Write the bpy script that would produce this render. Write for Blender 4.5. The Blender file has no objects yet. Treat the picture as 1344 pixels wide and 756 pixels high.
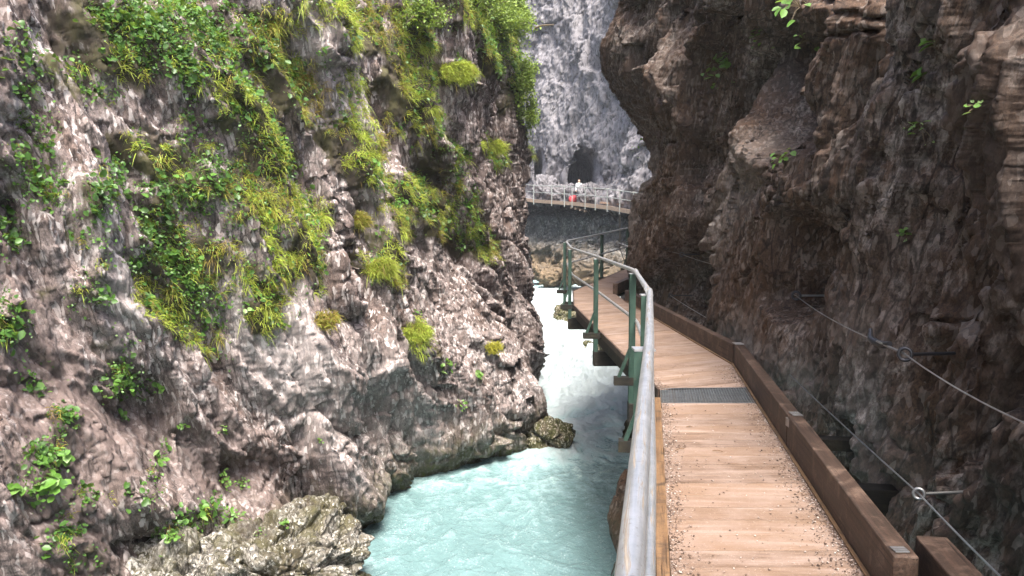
import bpy, math, random
import numpy as np
from mathutils import Vector, Matrix
random.seed(7); rng = np.random.default_rng(11)
scene = bpy.context.scene
COL = scene.collection
R = math.radians

# ------------------------------------------------------------------ camera
F, CX, CY, YH = 1049.0, 672.0, 378.0, 292.0
EYE = 1.6
TILT = math.atan((CY - YH) / F)
cam_d = bpy.data.cameras.new('camera'); cam = bpy.data.objects.new('camera', cam_d); COL.objects.link(cam)
cam_d.sensor_width = 36; cam_d.lens = F / 1344 * 36; cam_d.clip_start = 0.05; cam_d.clip_end = 400
cam.location = (0, 0, EYE); cam.rotation_euler = (math.pi / 2 - TILT, 0, 0)
scene.camera = cam
ct, st = math.cos(TILT), math.sin(TILT)

def ray(px, py):
    a, b = (px - CX) / F, (CY - py) / F
    return a, ct + b * st, -st + b * ct
def P(px, py, Y):
    a, y, z = ray(px, py); k = Y / y
    return Vector((a * k, Y, EYE + z * k))
def G(px, py, h=0.0):
    a, y, z = ray(px, py); k = (h - EYE) / z
    return Vector((a * k, y * k, h))
def proj(p):
    x, y, z = p[..., 0], p[..., 1], p[..., 2] - EYE
    d = y * ct - z * st; u = y * st + z * ct
    d = np.where(d < 0.2, 0.2, d)
    return CX + F * x / d, CY - F * u / d

# ------------------------------------------------------------------ noise
def _h(i, j, k, seed):
    n = i*np.uint32(374761393) + j*np.uint32(668265263) + k*np.uint32(2147483647) + np.uint32((seed*974634777) & 0xFFFFFFFF)
    n ^= n >> np.uint32(13); n *= np.uint32(1274126177); n ^= n >> np.uint32(16); n *= np.uint32(2246822519); n ^= n >> np.uint32(15)
    return n
def _u(a): return a.astype(np.int32).view(np.uint32)
def perlin(x, y, z, seed=0):
    x, y, z = [np.asarray(q, np.float32) for q in np.broadcast_arrays(x, y, z)]
    xi, yi, zi = np.floor(x), np.floor(y), np.floor(z)
    fx, fy, fz = x - xi, y - yi, z - zi
    xi, yi, zi = _u(xi), _u(yi), _u(zi)
    u, v, w = [t * t * t * (t * (t * 6 - 15) + 10) for t in (fx, fy, fz)]
    out = np.zeros_like(fx); M10 = np.uint32(1023); k1 = np.float32(1/511.5)
    one = np.uint32(1)
    for a in (0, 1):
        for b in (0, 1):
            for c in (0, 1):
                n = _h(xi + one if a else xi, yi + one if b else yi, zi + one if c else zi, seed)
                g = ((n & M10)*k1 - 1).astype(np.float32)*(fx - a) + (((n >> np.uint32(10)) & M10)*k1 - 1).astype(np.float32)*(fy - b) + (((n >> np.uint32(20)) & M10)*k1 - 1).astype(np.float32)*(fz - c)
                out += g * (u if a else 1 - u) * (v if b else 1 - v) * (w if c else 1 - w)
    return out * np.float32(1.3)
def fbm(x, y, z, octv=4, seed=0, gain=0.5):
    o, a = 0, 1.0
    for k in range(octv):
        o = o + a * perlin(x, y, z, seed + k); x, y, z, a = x * 2.03, y * 2.03, z * 2.03, a * gain
    return o
def ridged(x, y, z, octv=3, seed=0):
    o, a = 0, 1.0
    for k in range(octv):
        o = o + a * (1 - np.abs(perlin(x, y, z, seed + k)) * 2.2); x, y, z, a = x * 2.1, y * 2.1, z * 2.1, a * 0.5
    return o
def facet(u, v, seed, tilt=0.8, tv=None):
    """fractured blocks: every cell is a tilted plane of its own; also the distance to the cell border"""
    tv = tilt*.45 if tv is None else tv
    u, v = [np.asarray(q, np.float32) for q in np.broadcast_arrays(u, v)]
    uf, vf = np.floor(u), np.floor(v); fu, fv = u-uf, v-vf; ui, vi = _u(uf), _u(vf)
    f1 = np.full(u.shape, 9.0, np.float32); f2 = f1.copy(); val = np.zeros_like(u)
    B8 = np.uint32(255); zz = np.zeros_like(ui)
    for a in (-1, 0, 1):
        for b in (-1, 0, 1):
            n = _h(ui + np.uint32(a & 0xFFFFFFFF), vi + np.uint32(b & 0xFFFFFFFF), zz, seed)
            du = fu - a - (n & B8).astype(np.float32)/255; dv = fv - b - ((n >> np.uint32(8)) & B8).astype(np.float32)/255
            d = np.sqrt(du*du + dv*dv)
            n2 = n * np.uint32(2654435761); n2 ^= n2 >> np.uint32(15)
            o = ((n >> np.uint32(16)) & B8).astype(np.float32)/255 - .5
            pl = o + tilt*((n2 & B8).astype(np.float32)/127.5 - 1)*du + tv*(((n2 >> np.uint32(8)) & B8).astype(np.float32)/127.5 - 1)*dv
            near = d < f1
            f2 = np.where(near, f1, np.minimum(f2, d)); val = np.where(near, pl, val); f1 = np.where(near, d, f1)
    return val, f2 - f1
def tri(u, v, seed):
    """crisp angular relief: random heights joined by flat triangles with sharp creases"""
    u, v = [np.asarray(q, np.float32) for q in np.broadcast_arrays(u, v)]
    uf, vf = np.floor(u), np.floor(v); a, b = u-uf, v-vf; i, j = _u(uf), _u(vf); one = np.uint32(1); z = np.zeros_like(i)
    k = np.float32(1/4294967295.0)
    h00, h10, h01, h11 = [_h(p, q, z, seed)*k - .5 for p, q in ((i, j), (i+one, j), (i, j+one), (i+one, j+one))]
    fl = (_h(i, j, z+one, seed+9) & one) > 0
    A = np.where(a+b < 1, h00+(h10-h00)*a+(h01-h00)*b, h11+(h01-h11)*(1-a)+(h10-h11)*(1-b))
    B = np.where(b > a, h00+(h01-h00)*b+(h11-h01)*a, h00+(h10-h00)*a+(h11-h10)*b)
    return np.where(fl, A, B)*2
def sstep(a, b, x):
    t = np.clip((x - a) / (b - a), 0, 1); return t * t * (3 - 2 * t)

# ------------------------------------------------------------------ object helpers
def tag(o, label=None, cat=None, group=None, kind=None):
    if label: o['label'] = label
    if cat: o['category'] = cat
    if group: o['group'] = group
    if kind: o['kind'] = kind
    return o
def empty(name, loc, label, cat, group=None):
    o = bpy.data.objects.new(name, None); COL.objects.link(o); o.location = loc; o.empty_display_size = .1
    return tag(o, label, cat, group)
def link(name, me, mat, parent=None):
    o = bpy.data.objects.new(name, me); COL.objects.link(o)
    if mat:
        for m in (mat if isinstance(mat, (list, tuple)) else [mat]): me.materials.append(m)
    if parent:
        o.parent = parent
        if parent.type == 'EMPTY': o.matrix_parent_inverse = Matrix.Translation(-parent_world(parent))
    return o
def parent_world(p):
    v = Vector((0, 0, 0))
    while p:
        if p.type == 'EMPTY': v = v + p.location
        p = p.parent
    return v
def mesh_np(name, V, Q, smooth=False, attrs=None, k=4):
    me = bpy.data.meshes.new(name)
    V = np.asarray(V, np.float32).reshape(-1, 3); Q = np.asarray(Q, np.int32).reshape(-1, k)
    me.vertices.add(len(V)); me.vertices.foreach_set('co', V.ravel())
    me.loops.add(Q.size); me.loops.foreach_set('vertex_index', Q.ravel())
    me.polygons.add(len(Q)); me.polygons.foreach_set('loop_start', np.arange(0, Q.size, k, dtype=np.int32))
    me.update(calc_edges=True)
    if smooth: me.polygons.foreach_set('use_smooth', np.ones(len(Q), bool))
    for n, a in (attrs or {}).items():
        a = np.asarray(a, np.float32)
        if a.ndim == 1:
            t = me.attributes.new(n, 'FLOAT', 'POINT'); t.data.foreach_set('value', a)
        else:
            t = me.attributes.new(n, 'FLOAT_VECTOR', 'POINT'); t.data.foreach_set('vector', a.ravel())
    return me
def gridq(n, m):
    i = np.arange((n - 1) * (m - 1)); a = (i // (m - 1)) * m + i % (m - 1)
    return np.stack([a, a + m, a + m + 1, a + 1], 1)

class MB:
    def __init__(s): s.v, s.f, s.uv, s.t = [], [], [], []
    def add(s, vs, fs, uv=None, t=0.5):
        b = len(s.v); s.v += [tuple(x) for x in vs]; s.f += [tuple(i + b for i in q) for q in fs]
        s.uv += uv if uv else [tuple(x) for x in vs]; s.t += [t] * len(vs)
    def hexa(s, c8, t=0.5, uv=None):
        s.add(c8, [(0, 3, 2, 1), (4, 5, 6, 7), (0, 1, 5, 4), (1, 2, 6, 5), (2, 3, 7, 6), (3, 0, 4, 7)], uv, t)
    def box(s, c, d, t=0.5):
        x, y, z = c; a, b, e = [q / 2 for q in d]
        s.hexa([(x-a,y-b,z-e),(x+a,y-b,z-e),(x+a,y+b,z-e),(x-a,y+b,z-e),(x-a,y-b,z+e),(x+a,y-b,z+e),(x+a,y+b,z+e),(x-a,y+b,z+e)], t)
    def bar(s, p, q, w, h, up=Vector((0, 0, 1)), t=0.5):
        p, q = Vector(p), Vector(q); d = (q - p); L = d.length; d.normalize()
        sd = d.cross(up)
        if sd.length < 1e-4: sd = d.cross(Vector((0, 1, 0)))
        sd.normalize(); u = sd.cross(d)
        A = [(-1,-1),(1,-1),(1,1),(-1,1)]
        vs = [p + sd*(a*w/2) + u*(b*h/2) for a, b in A] + [q + sd*(a*w/2) + u*(b*h/2) for a, b in A]
        uv = [(0, a*w/2 + t*7, b*h/2) for a, b in A] + [(L, a*w/2 + t*7, b*h/2) for a, b in A]
        s.add(vs, [(0,1,2,3),(7,6,5,4),(0,4,5,1),(1,5,6,2),(2,6,7,3),(3,7,4,0)], uv, t)
    def tube(s, pts, r, n=12, cap=True, t=0.5):
        pts = [Vector(p) for p in pts]; rings = []; L = 0; fr = None; uv = []; vs = []
        rr = r if isinstance(r, (list, tuple)) else [r] * len(pts)
        for i, p in enumerate(pts):
            d = (pts[min(i+1, len(pts)-1)] - pts[max(i-1, 0)]).normalized()
            if fr is None:
                fr = d.cross(Vector((0.1, 0.2, 1))); 
                if fr.length < .05: fr = d.cross(Vector((1, 0, 0)))
            fr = (fr - d * fr.dot(d)).normalized(); b = d.cross(fr)
            if i: L += (p - pts[i-1]).length
            for k in range(n):
                a = 2*math.pi*k/n; vs.append(p + (fr*math.cos(a) + b*math.sin(a)) * rr[i]); uv.append((L, k/n*.15, 0))
        fs = []
        for i in range(len(pts)-1):
            for k in range(n):
                k2 = (k+1) % n; fs.append((i*n+k, i*n+k2, (i+1)*n+k2, (i+1)*n+k))
        if cap: fs.append(tuple(range(n-1, -1, -1))); fs.append(tuple((len(pts)-1)*n + k for k in range(n)))
        s.add(vs, fs, uv, t)
    def build(s, name, mat, parent=None, bevel=0, smooth=False):
        me = bpy.data.meshes.new(name); me.from_pydata(s.v, [], s.f); me.update()
        a = me.attributes.new('uvw', 'FLOAT_VECTOR', 'POINT'); a.data.foreach_set('vector', np.array(s.uv, np.float32).ravel())
        a = me.attributes.new('tint', 'FLOAT', 'POINT'); a.data.foreach_set('value', np.array(s.t, np.float32))
        if smooth:
            me.polygons.foreach_set('use_smooth', np.ones(len(me.polygons), bool))
            if hasattr(me, 'set_sharp_from_angle'): me.set_sharp_from_angle(angle=R(40))
        o = link(name, me, mat, parent)
        if bevel:
            m = o.modifiers.new('bevel', 'BEVEL'); m.width = bevel; m.segments = 2; m.limit_method = 'ANGLE'
        return o

# ------------------------------------------------------------------ materials
class NT:
    def __init__(s, name, disp=False):
        s.m = bpy.data.materials.new(name); s.m.use_nodes = True; s.n = s.m.node_tree; s.n.nodes.clear()
        s.out = s.n.nodes.new('ShaderNodeOutputMaterial')
    def node(s, t, **k):
        nd = s.n.nodes.new('ShaderNode' + t)
        for a, b in k.items(): setattr(nd, a, b)
        return nd
    def ln(s, a, b): s.n.links.new(a, b)
    def inp(s, nd, key, v):
        if hasattr(v, 'links') or isinstance(v, bpy.types.NodeSocket): s.ln(v, nd.inputs[key])
        else: nd.inputs[key].default_value = v
    def attr(s, name, vec=False):
        a = s.node('Attribute', attribute_name=name); return a.outputs['Vector' if vec else 'Fac']
    def pos(s): return s.node('NewGeometry').outputs['Position']
    def mapv(s, v, scale=(1, 1, 1), rot=(0, 0, 0), loc=(0, 0, 0)):
        m = s.node('Mapping'); s.ln(v, m.inputs[0]); m.inputs['Scale'].default_value = scale; m.inputs['Rotation'].default_value = rot; m.inputs['Location'].default_value = loc
        return m.outputs[0]
    def noise(s, v, scale, detail=4, rough=.55, dist=0.0, col=False):
        n = s.node('TexNoise'); s.ln(v, n.inputs['Vector']); n.inputs['Scale'].default_value = scale; n.inputs['Detail'].default_value = detail
        n.inputs['Roughness'].default_value = rough; n.inputs['Distortion'].default_value = dist
        return n.outputs['Color' if col else 'Fac']
    def vor(s, v, scale, feature='F1', out='Distance', rnd=1):
        n = s.node('TexVoronoi', feature=feature); s.ln(v, n.inputs['Vector']); n.inputs['Scale'].default_value = scale; n.inputs['Randomness'].default_value = rnd
        return n.outputs[out]
    def ramp(s, f, stops, interp='LINEAR'):
        r = s.node('ValToRGB'); s.ln(f, r.inputs[0]); e = r.color_ramp; e.interpolation = interp
        while len(e.elements) < len(stops): e.elements.new(0.5)
        for el, (p, c) in zip(e.elements, stops):
            el.position = p; el.color = (c, c, c, 1) if isinstance(c, (int, float)) else (*c, 1)
        return r.outputs[0]
    def mix(s, f, a, b, mode='MIX'):
        m = s.node('Mix', data_type='RGBA', blend_type=mode); m.clamp_factor = True
        s.inp(m, 0, f)
        for k, v in ((6, a), (7, b)):
            if isinstance(v, tuple) and len(v) == 3: v = (*v, 1)
            s.inp(m, k, v)
        return m.outputs[2]
    def math(s, op, a, b=0.0, clamp=False):
        m = s.node('Math', operation=op, use_clamp=clamp); s.inp(m, 0, a); s.inp(m, 1, b); return m.outputs[0]
    def sepz(s, v, i=2):
        m = s.node('SeparateXYZ'); s.ln(v, m.inputs[0]); return m.outputs[i]
    def mr(s, v, a, b, c=0.0, d=1.0):
        m = s.node('MapRange', clamp=True); s.inp(m, 0, v)
        for k, x in zip((1, 2, 3, 4), (a, b, c, d)): m.inputs[k].default_value = x
        return m.outputs[0]
    def bump(s, h, dist, strength=1.0, prev=None):
        b = s.node('Bump'); b.inputs['Strength'].default_value = strength; b.inputs['Distance'].default_value = dist; s.ln(h, b.inputs['Height'])
        if prev: s.ln(prev, b.inputs['Normal'])
        return b.outputs[0]
    def bsdf(s, col, rough=.8, normal=None, metal=0.0, spec=0.5, **kw):
        b = s.node('BsdfPrincipled')
        if isinstance(col, tuple) and len(col) == 3: col = (*col, 1)
        s.inp(b, 'Base Color', col); s.inp(b, 'Roughness', rough); s.inp(b, 'Metallic', metal); s.inp(b, 'Specular IOR Level', spec)
        if normal: s.ln(normal, b.inputs['Normal'])
        for k, v in kw.items(): s.inp(b, k.replace('_', ' '), v)
        return b.outputs[0]
    def done(s, sh): s.ln(sh, s.out.inputs['Surface']); return s.m

def rock_mat(name, base, dark, pale, stain, palemix=(.5, .62), stainmix=(.45, .65), moss=None, rough=.85, fine=1.0, strk=(1, 1, .25), soil=True, spec=.15, ck_=1.0, lean=0, aniso=1.0, tan=None, bmp=1.0):
    t = NT(name); p0 = t.pos(); p = t.mapv(t.mapv(p0, rot=(R(lean), 0, 0)), (1, 1, aniso))
    big = t.noise(p, .45, 3, .6, .8)
    med = t.noise(p, 2.3, 5, .62, .6)
    sm = t.noise(p, 11 * fine, 5, .7)
    strp = t.noise(t.mapv(p, strk), 2.6, 5, .62, 1.0)
    grain = t.noise(p, 60 * fine, 3, .75)
    c = t.mix(t.ramp(med, [(.32, 0.), (.66, 1.)]), dark, base)
    c = t.mix(t.ramp(big, [(.4, 0.), (.62, .55)]), c, stain)
    c = t.mix(t.ramp(strp, [(stainmix[0], 0.), (stainmix[1], .75)]), c, stain)
    pl = t.math('MULTIPLY', t.ramp(sm, [(.44, 0.), (.60, 1.)]), t.ramp(t.noise(p, 1.3, 6, .66, .5), [(palemix[0], 0.), (palemix[1], 1.)]))
    c = t.mix(pl, c, pale)
    c = t.mix(t.ramp(grain, [(.36, 0.), (.6, 1.)]), t.mix(.62 if ck_ > .3 else .2, c, (0.0, 0.0, 0.0)), c)
    wv = t.node('VectorMath', operation='ADD'); t.ln(p, wv.inputs[0])
    ws = t.node('VectorMath', operation='SCALE'); t.ln(t.noise(p, 5 * fine, 1, .6, col=True), ws.inputs[0]); ws.inputs['Scale'].default_value = .10 / fine; t.ln(ws.outputs[0], wv.inputs[1])
    q = t.mapv(wv.outputs[0], (1, 1, .55), (.12, .1, .3))
    chip = t.sepz(t.vor(q, 11 * fine, 'F1', 'Color'), 0); chip2 = t.sepz(t.vor(q, 27 * fine, 'F1', 'Color'), 1)
    c = t.mix(t.math('MULTIPLY', t.ramp(chip, [(0., 1.), (.5, 0.)]), .55 * (.4 + .6*ck_)), c, t.mix(.6, c, (0.0, 0.0, 0.0)))
    c = t.mix(t.math('MULTIPLY', t.ramp(chip2, [(.72, 0.), (.95, 1.)]), .5 * ck_), c, pale)
    c = t.mix(t.math('MULTIPLY', t.ramp(chip2, [(.05, 1.), (.28, 0.)]), .7), c, t.mix(.75, c, (0.0, 0.0, 0.0)))
    ed = t.vor(q, 6 * fine, 'DISTANCE_TO_EDGE'); ck = t.math('MULTIPLY', t.ramp(ed, [(.015, 1.), (.06, 0.)]), t.ramp(med, [(.45, 0.), (.55, 1.)]))
    c = t.mix(t.math('MULTIPLY', ck, .75), c, t.mix(.85, c, (0.0, 0.0, 0.0)))
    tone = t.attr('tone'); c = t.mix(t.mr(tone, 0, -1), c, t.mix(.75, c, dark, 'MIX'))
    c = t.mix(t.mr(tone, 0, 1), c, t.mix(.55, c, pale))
    z = t.sepz(p0)
    if tan:
        col, z0, z1 = tan
        f = t.mr(t.math('ADD', z, t.math('MULTIPLY', t.math('SUBTRACT', med, .5), 2.0)), z0, z1, 1, 0)
        c = t.mix(f, c, t.mix(t.ramp(sm, [(.35, 0.), (.65, 1.)]), tuple(x*.45 for x in col), col))
    if moss:
        col, z0, z1 = moss
        f = t.mr(t.math('ADD', z, t.math('MULTIPLY', t.math('SUBTRACT', med, .5), 1.6)), z0, z1, 1, 0)
        f = t.math('MULTIPLY', f, t.ramp(sm, [(.35, .35), (.6, 1.)]))
        c = t.mix(f, c, t.mix(t.ramp(sm, [(.4, 0.), (.7, 1.)]), tuple(x*.4 for x in col), col))
    if soil:
        v = t.attr('veg'); f = t.mr(t.math('ADD', v, t.math('MULTIPLY', t.math('SUBTRACT', sm, .5), .9)), .35, .7)
        c = t.mix(f, c, t.mix(t.ramp(med, [(.4, 0.), (.6, 1.)]), (.050, .040, .030), (.070, .064, .032)))
    rg = t.ramp(med, [(.3, rough - .2), (.7, rough)])
    cr = t.vor(t.mapv(p, (1.3, 1.3, .6), (.15, .1, .2)), 4.5 * fine, 'F1', 'Color')
    n = t.bump(t.noise(p, 16 * fine, 6, .8), .022 * bmp / fine, .7)
    n = t.bump(chip, .03 * bmp / fine, .6, n)
    n = t.bump(chip2, .012 * bmp / fine, .6, n)
    return t.done(t.bsdf(c, rg, n, spec=spec))

M = {}
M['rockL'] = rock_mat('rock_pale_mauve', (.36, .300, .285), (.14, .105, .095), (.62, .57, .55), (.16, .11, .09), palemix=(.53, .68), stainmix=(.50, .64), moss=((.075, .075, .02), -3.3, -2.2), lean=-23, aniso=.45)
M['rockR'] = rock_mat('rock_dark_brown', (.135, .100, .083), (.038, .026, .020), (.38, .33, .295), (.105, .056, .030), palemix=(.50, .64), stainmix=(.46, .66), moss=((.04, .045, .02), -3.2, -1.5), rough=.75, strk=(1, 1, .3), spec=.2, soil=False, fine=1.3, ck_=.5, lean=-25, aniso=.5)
M['rockF'] = rock_mat('rock_grey_far', (.19, .18, .193), (.175, .166, .178), (.205, .195, .205), (.16, .15, .15), palemix=(.42, .6), stainmix=(.55, .75), fine=.35, soil=False, strk=(1, 1, .15), bmp=.9, ck_=.25, aniso=.5, tan=((.25, .18, .11), -1.6, .6))
M['rockFlow'] = rock_mat('rock_dark_wet_far', (.13, .135, .14), (.05, .055, .06), (.24, .24, .23), (.06, .06, .06), palemix=(.5, .65), stainmix=(.42, .6), fine=.4, soil=False, strk=(1, 1, .08), bmp=2, tan=((.19, .14, .09), -1.5, .3))
M['boulder'] = rock_mat('boulder_pale_mossy', (.30, .275, .25), (.10, .085, .06), (.56, .54, .50), (.075, .065, .022), palemix=(.46, .60), stainmix=(.44, .56), moss=((.07, .07, .02), -3.5, -2.9), soil=True, fine=1.4, strk=(1, 1, .7))
M['boulderM'] = rock_mat('boulder_mossy_green', (.24, .19, .14), (.07, .06, .03), (.5, .46, .38), (.065, .07, .015), palemix=(.56, .66), stainmix=(.36, .52), soil=False, fine=1.4, strk=(1, 1, .7))

def wood_deck():
    t = NT('deck_boards'); uv = t.attr('uvw', True); tn = t.attr('tint')
    g = t.noise(t.mapv(uv, (1.0, 22, 22)), 1.6, 6, .65, .6)
    g2 = t.noise(t.mapv(uv, (.8, 5, 5)), 1.2, 4, .6, .5)
    p = t.pos(); dirt = t.noise(p, 3.2, 6, .7); sp = t.noise(p, 95, 3, .8)
    c = t.mix(tn, (.085, .054, .037), (.165, .106, .071))
    c = t.mix(t.ramp(g, [(.35, .65), (.62, 0.)]), c, (.18, .12, .088))
    c = t.mix(t.ramp(g2, [(.5, 0.), (.75, .5)]), c, (.37, .29, .255))
    c = t.mix(t.ramp(dirt, [(.42, 0.), (.62, .42)]), c, (.22, .165, .14))
    c = t.mix(t.ramp(sp, [(.6, 0.), (.68, .65)]), c, (.16, .10, .07))
    c = t.mix(t.ramp(sp, [(.33, .4), (.38, 0.)]), c, (.46, .39, .34))
    n = t.bump(g, .004, .6); n = t.bump(sp, .004, .6, n)
    return t.done(t.bsdf(c, .8, n, spec=.2))
M['deck'] = wood_deck()
def wood(name, a, b, scr, rough=.6, sm=1.0):
    t = NT(name); uv = t.attr('uvw', True); p = t.pos(); tn = t.attr('tint')
    g = t.noise(t.mapv(uv, (1.2, 26, 26)), 1.5 * sm, 6, .65, .5); w = t.noise(p, 5, 6, .7, .6); fn = t.noise(p, 60, 3, .7)
    c = t.mix(t.ramp(g, [(.35, 0.), (.65, 1.)]), a, b)
    c = t.mix(t.ramp(w, [(.50, 0.), (.64, .8)]), c, scr)
    c = t.mix(t.ramp(t.noise(t.mapv(uv, (.7, 40, 40)), 2.2, 3, .6), [(.34, .85), (.40, 0.)]), c, tuple(x * .3 for x in a))
    c = t.mix(t.ramp(fn, [(.3, .5), (.5, 0.)]), c, tuple(x * .4 for x in a))
    n = t.bump(g, .004, .7); n = t.bump(w, .004, .5, n); n = t.bump(fn, .0015, .6, n)
    return t.done(t.bsdf(c, rough, n, spec=.25))
M['beam'] = wood('kerb_timber_brown', (.026, .017, .012), (.058, .034, .024), (.115, .076, .056), .6)
M['edge'] = wood('edge_board_orange', (.09, .05, .026), (.17, .10, .05), (.04, .028, .02), .6)
M['dark_wood'] = wood('dark_support_timber', (.010, .009, .007), (.022, .018, .013), (.035, .03, .018), .7)
M['far_wood'] = wood('far_deck_wood', (.28, .20, .145), (.34, .25, .19), (.2, .13, .1), .7)
M['log'] = wood('driftwood', (.16, .11, .06), (.28, .19, .10), (.10, .08, .03), .7)
def paint_green():
    t = NT('green_post_paint'); p = t.pos(); w = t.noise(p, 9, 6, .7); f = t.noise(p, 70, 3, .7)
    c = t.mix(t.ramp(w, [(.4, 0.), (.65, 1.)]), (.014, .036, .025), (.028, .060, .042))
    c = t.mix(t.ramp(f, [(.62, 0.), (.70, .8)]), c, (.07, .06, .045))
    return t.done(t.bsdf(c, t.ramp(w, [(.3, .35), (.7, .6)]), t.bump(w, .002, .5), spec=.5))
M['green'] = paint_green()
def galv(name, a, b, dirty, r0=.28, r1=.5, metal=.85):
    t = NT(name); uv = t.attr('uvw', True); p = t.pos(); w = t.noise(p, 14, 5, .7); v = t.noise(t.mapv(uv, (1, 30, 1)), 2.2, 5, .7, 1)
    f = t.noise(p, 120, 2, .7)
    c = t.mix(t.ramp(w, [(.35, 0.), (.65, 1.)]), a, b)
    c = t.mix(t.ramp(v, [(.54, 0.), (.60, .9)]), c, dirty)
    c = t.mix(t.ramp(f, [(.62, 0.), (.7, .5)]), c, dirty)
    return t.done(t.bsdf(c, t.ramp(v, [(.3, r0), (.7, r1)]), t.bump(w, .001, .5), metal=t.ramp(v, [(.55, metal), (.66, .2)])))
M['galv'] = galv('galvanised_pipe', (.36, .37, .38), (.50, .50, .51), (.20, .16, .12), .36, .6)
M['cable'] = galv('steel_cable', (.22, .22, .22), (.34, .34, .34), (.12, .10, .08), .35, .55)
M['galv_far'] = galv('galvanised_far', (.20, .22, .215), (.28, .30, .29), (.4, .38, .33), .4, .6, .4)
M['grate'] = galv('steel_grating', (.16, .17, .18), (.26, .27, .28), (.10, .08, .06), .4, .6)
M['iron'] = NT('dark_iron'); M['iron'] = M['iron'].done(M['iron'].bsdf((.035, .035, .04), .45, metal=.6))
def flat(name, c, r=.7, **k):
    t = NT(name); n = t.noise(t.pos(), 25, 4, .6)
    return t.done(t.bsdf(t.mix(n, tuple(x * .7 for x in c), c), r, **k))
def leafmat(name, stops, rough=.5, tr=.35, spec=.4):
    t = NT(name); tn = t.attr('tint'); c = t.ramp(tn, stops)
    c = t.mix(t.ramp(t.noise(t.pos(), 3, 3), [(.35, .35), (.65, 0.)]), c, tuple(x * .55 for x in stops[0][1]))
    b = t.bsdf(c, rough, spec=spec); tl = t.node('BsdfTranslucent'); t.ln(t.mix(.5, c, t.mix(.5, c, (.5, .6, .05))), tl.inputs['Color'])
    mx = t.node('MixShader'); mx.inputs[0].default_value = tr; t.ln(b, mx.inputs[1]); t.ln(tl.outputs[0], mx.inputs[2])
    return t.done(mx.outputs[0])
M['grass'] = leafmat('cliff_grass', [(0, (.16, .095, .035)), (.22, (.32, .24, .05)), (.45, (.30, .37, .045)), (1, (.44, .55, .075))], .6, .4)
M['leaf'] = leafmat('herb_leaves', [(0, (.035, .085, .02)), (.5, (.07, .16, .028)), (.85, (.13, .27, .045)), (1, (.28, .40, .16))], .42, .35)
M['shrub'] = leafmat('shrub_leaves', [(0, (.06, .10, .02)), (.5, (.15, .23, .04)), (1, (.30, .40, .08))], .5, .45)
M['stem'] = flat('stems', (.10, .07, .035))
M['moss'] = leafmat('moss_cushion', [(0, (.14, .12, .015)), (.5, (.30, .28, .02)), (1, (.42, .40, .04))], .8, .2)

# ------------------------------------------------------------------ cliffs
def catmull(pts, n=40):
    p = np.array(pts, float); p = np.vstack([2*p[0]-p[1], p, 2*p[-1]-p[-2]]); o = []
    for i in range(1, len(p)-2):
        t = np.linspace(0, 1, n, endpoint=False)[:, None]
        o.append(.5*((2*p[i]) + (-p[i-1]+p[i+1])*t + (2*p[i-1]-5*p[i]+4*p[i+1]-p[i+2])*t**2 + (-p[i-1]+3*p[i]-3*p[i+1]+p[i+2])*t**3))
    o.append(p[-2][None]); return np.vstack(o)
def bumps(px, py, lst):
    o = np.zeros(px.shape)
    for (x0, y0, x1, y1, r, a) in lst:
        dx, dy = x1-x0, y1-y0; L = dx*dx+dy*dy+1e-6
        t = np.clip(((px-x0)*dx+(py-y0)*dy)/L, 0, 1); d = np.hypot(px-x0-t*dx, py-y0-t*dy)/r
        o += a*np.exp(-np.clip(d, 0, 6)**2.4)
    return o
def capsule_mask(px, py, lst):
    o = np.zeros(px.shape); typ = np.zeros(px.shape)
    for (x0, y0, x1, y1, r, a, ty) in lst:
        dx, dy = x1-x0, y1-y0; L = dx*dx+dy*dy+1e-6
        t = np.clip(((px-x0)*dx+(py-y0)*dy)/L, 0, 1); d = np.hypot(px-x0-t*dx, py-y0-t*dy)/r
        m = a*np.exp(-np.clip(d*1.08, 0, 6)**3); typ = np.where(m > o, ty, typ); o = np.maximum(o, m)
    return o, typ
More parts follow.
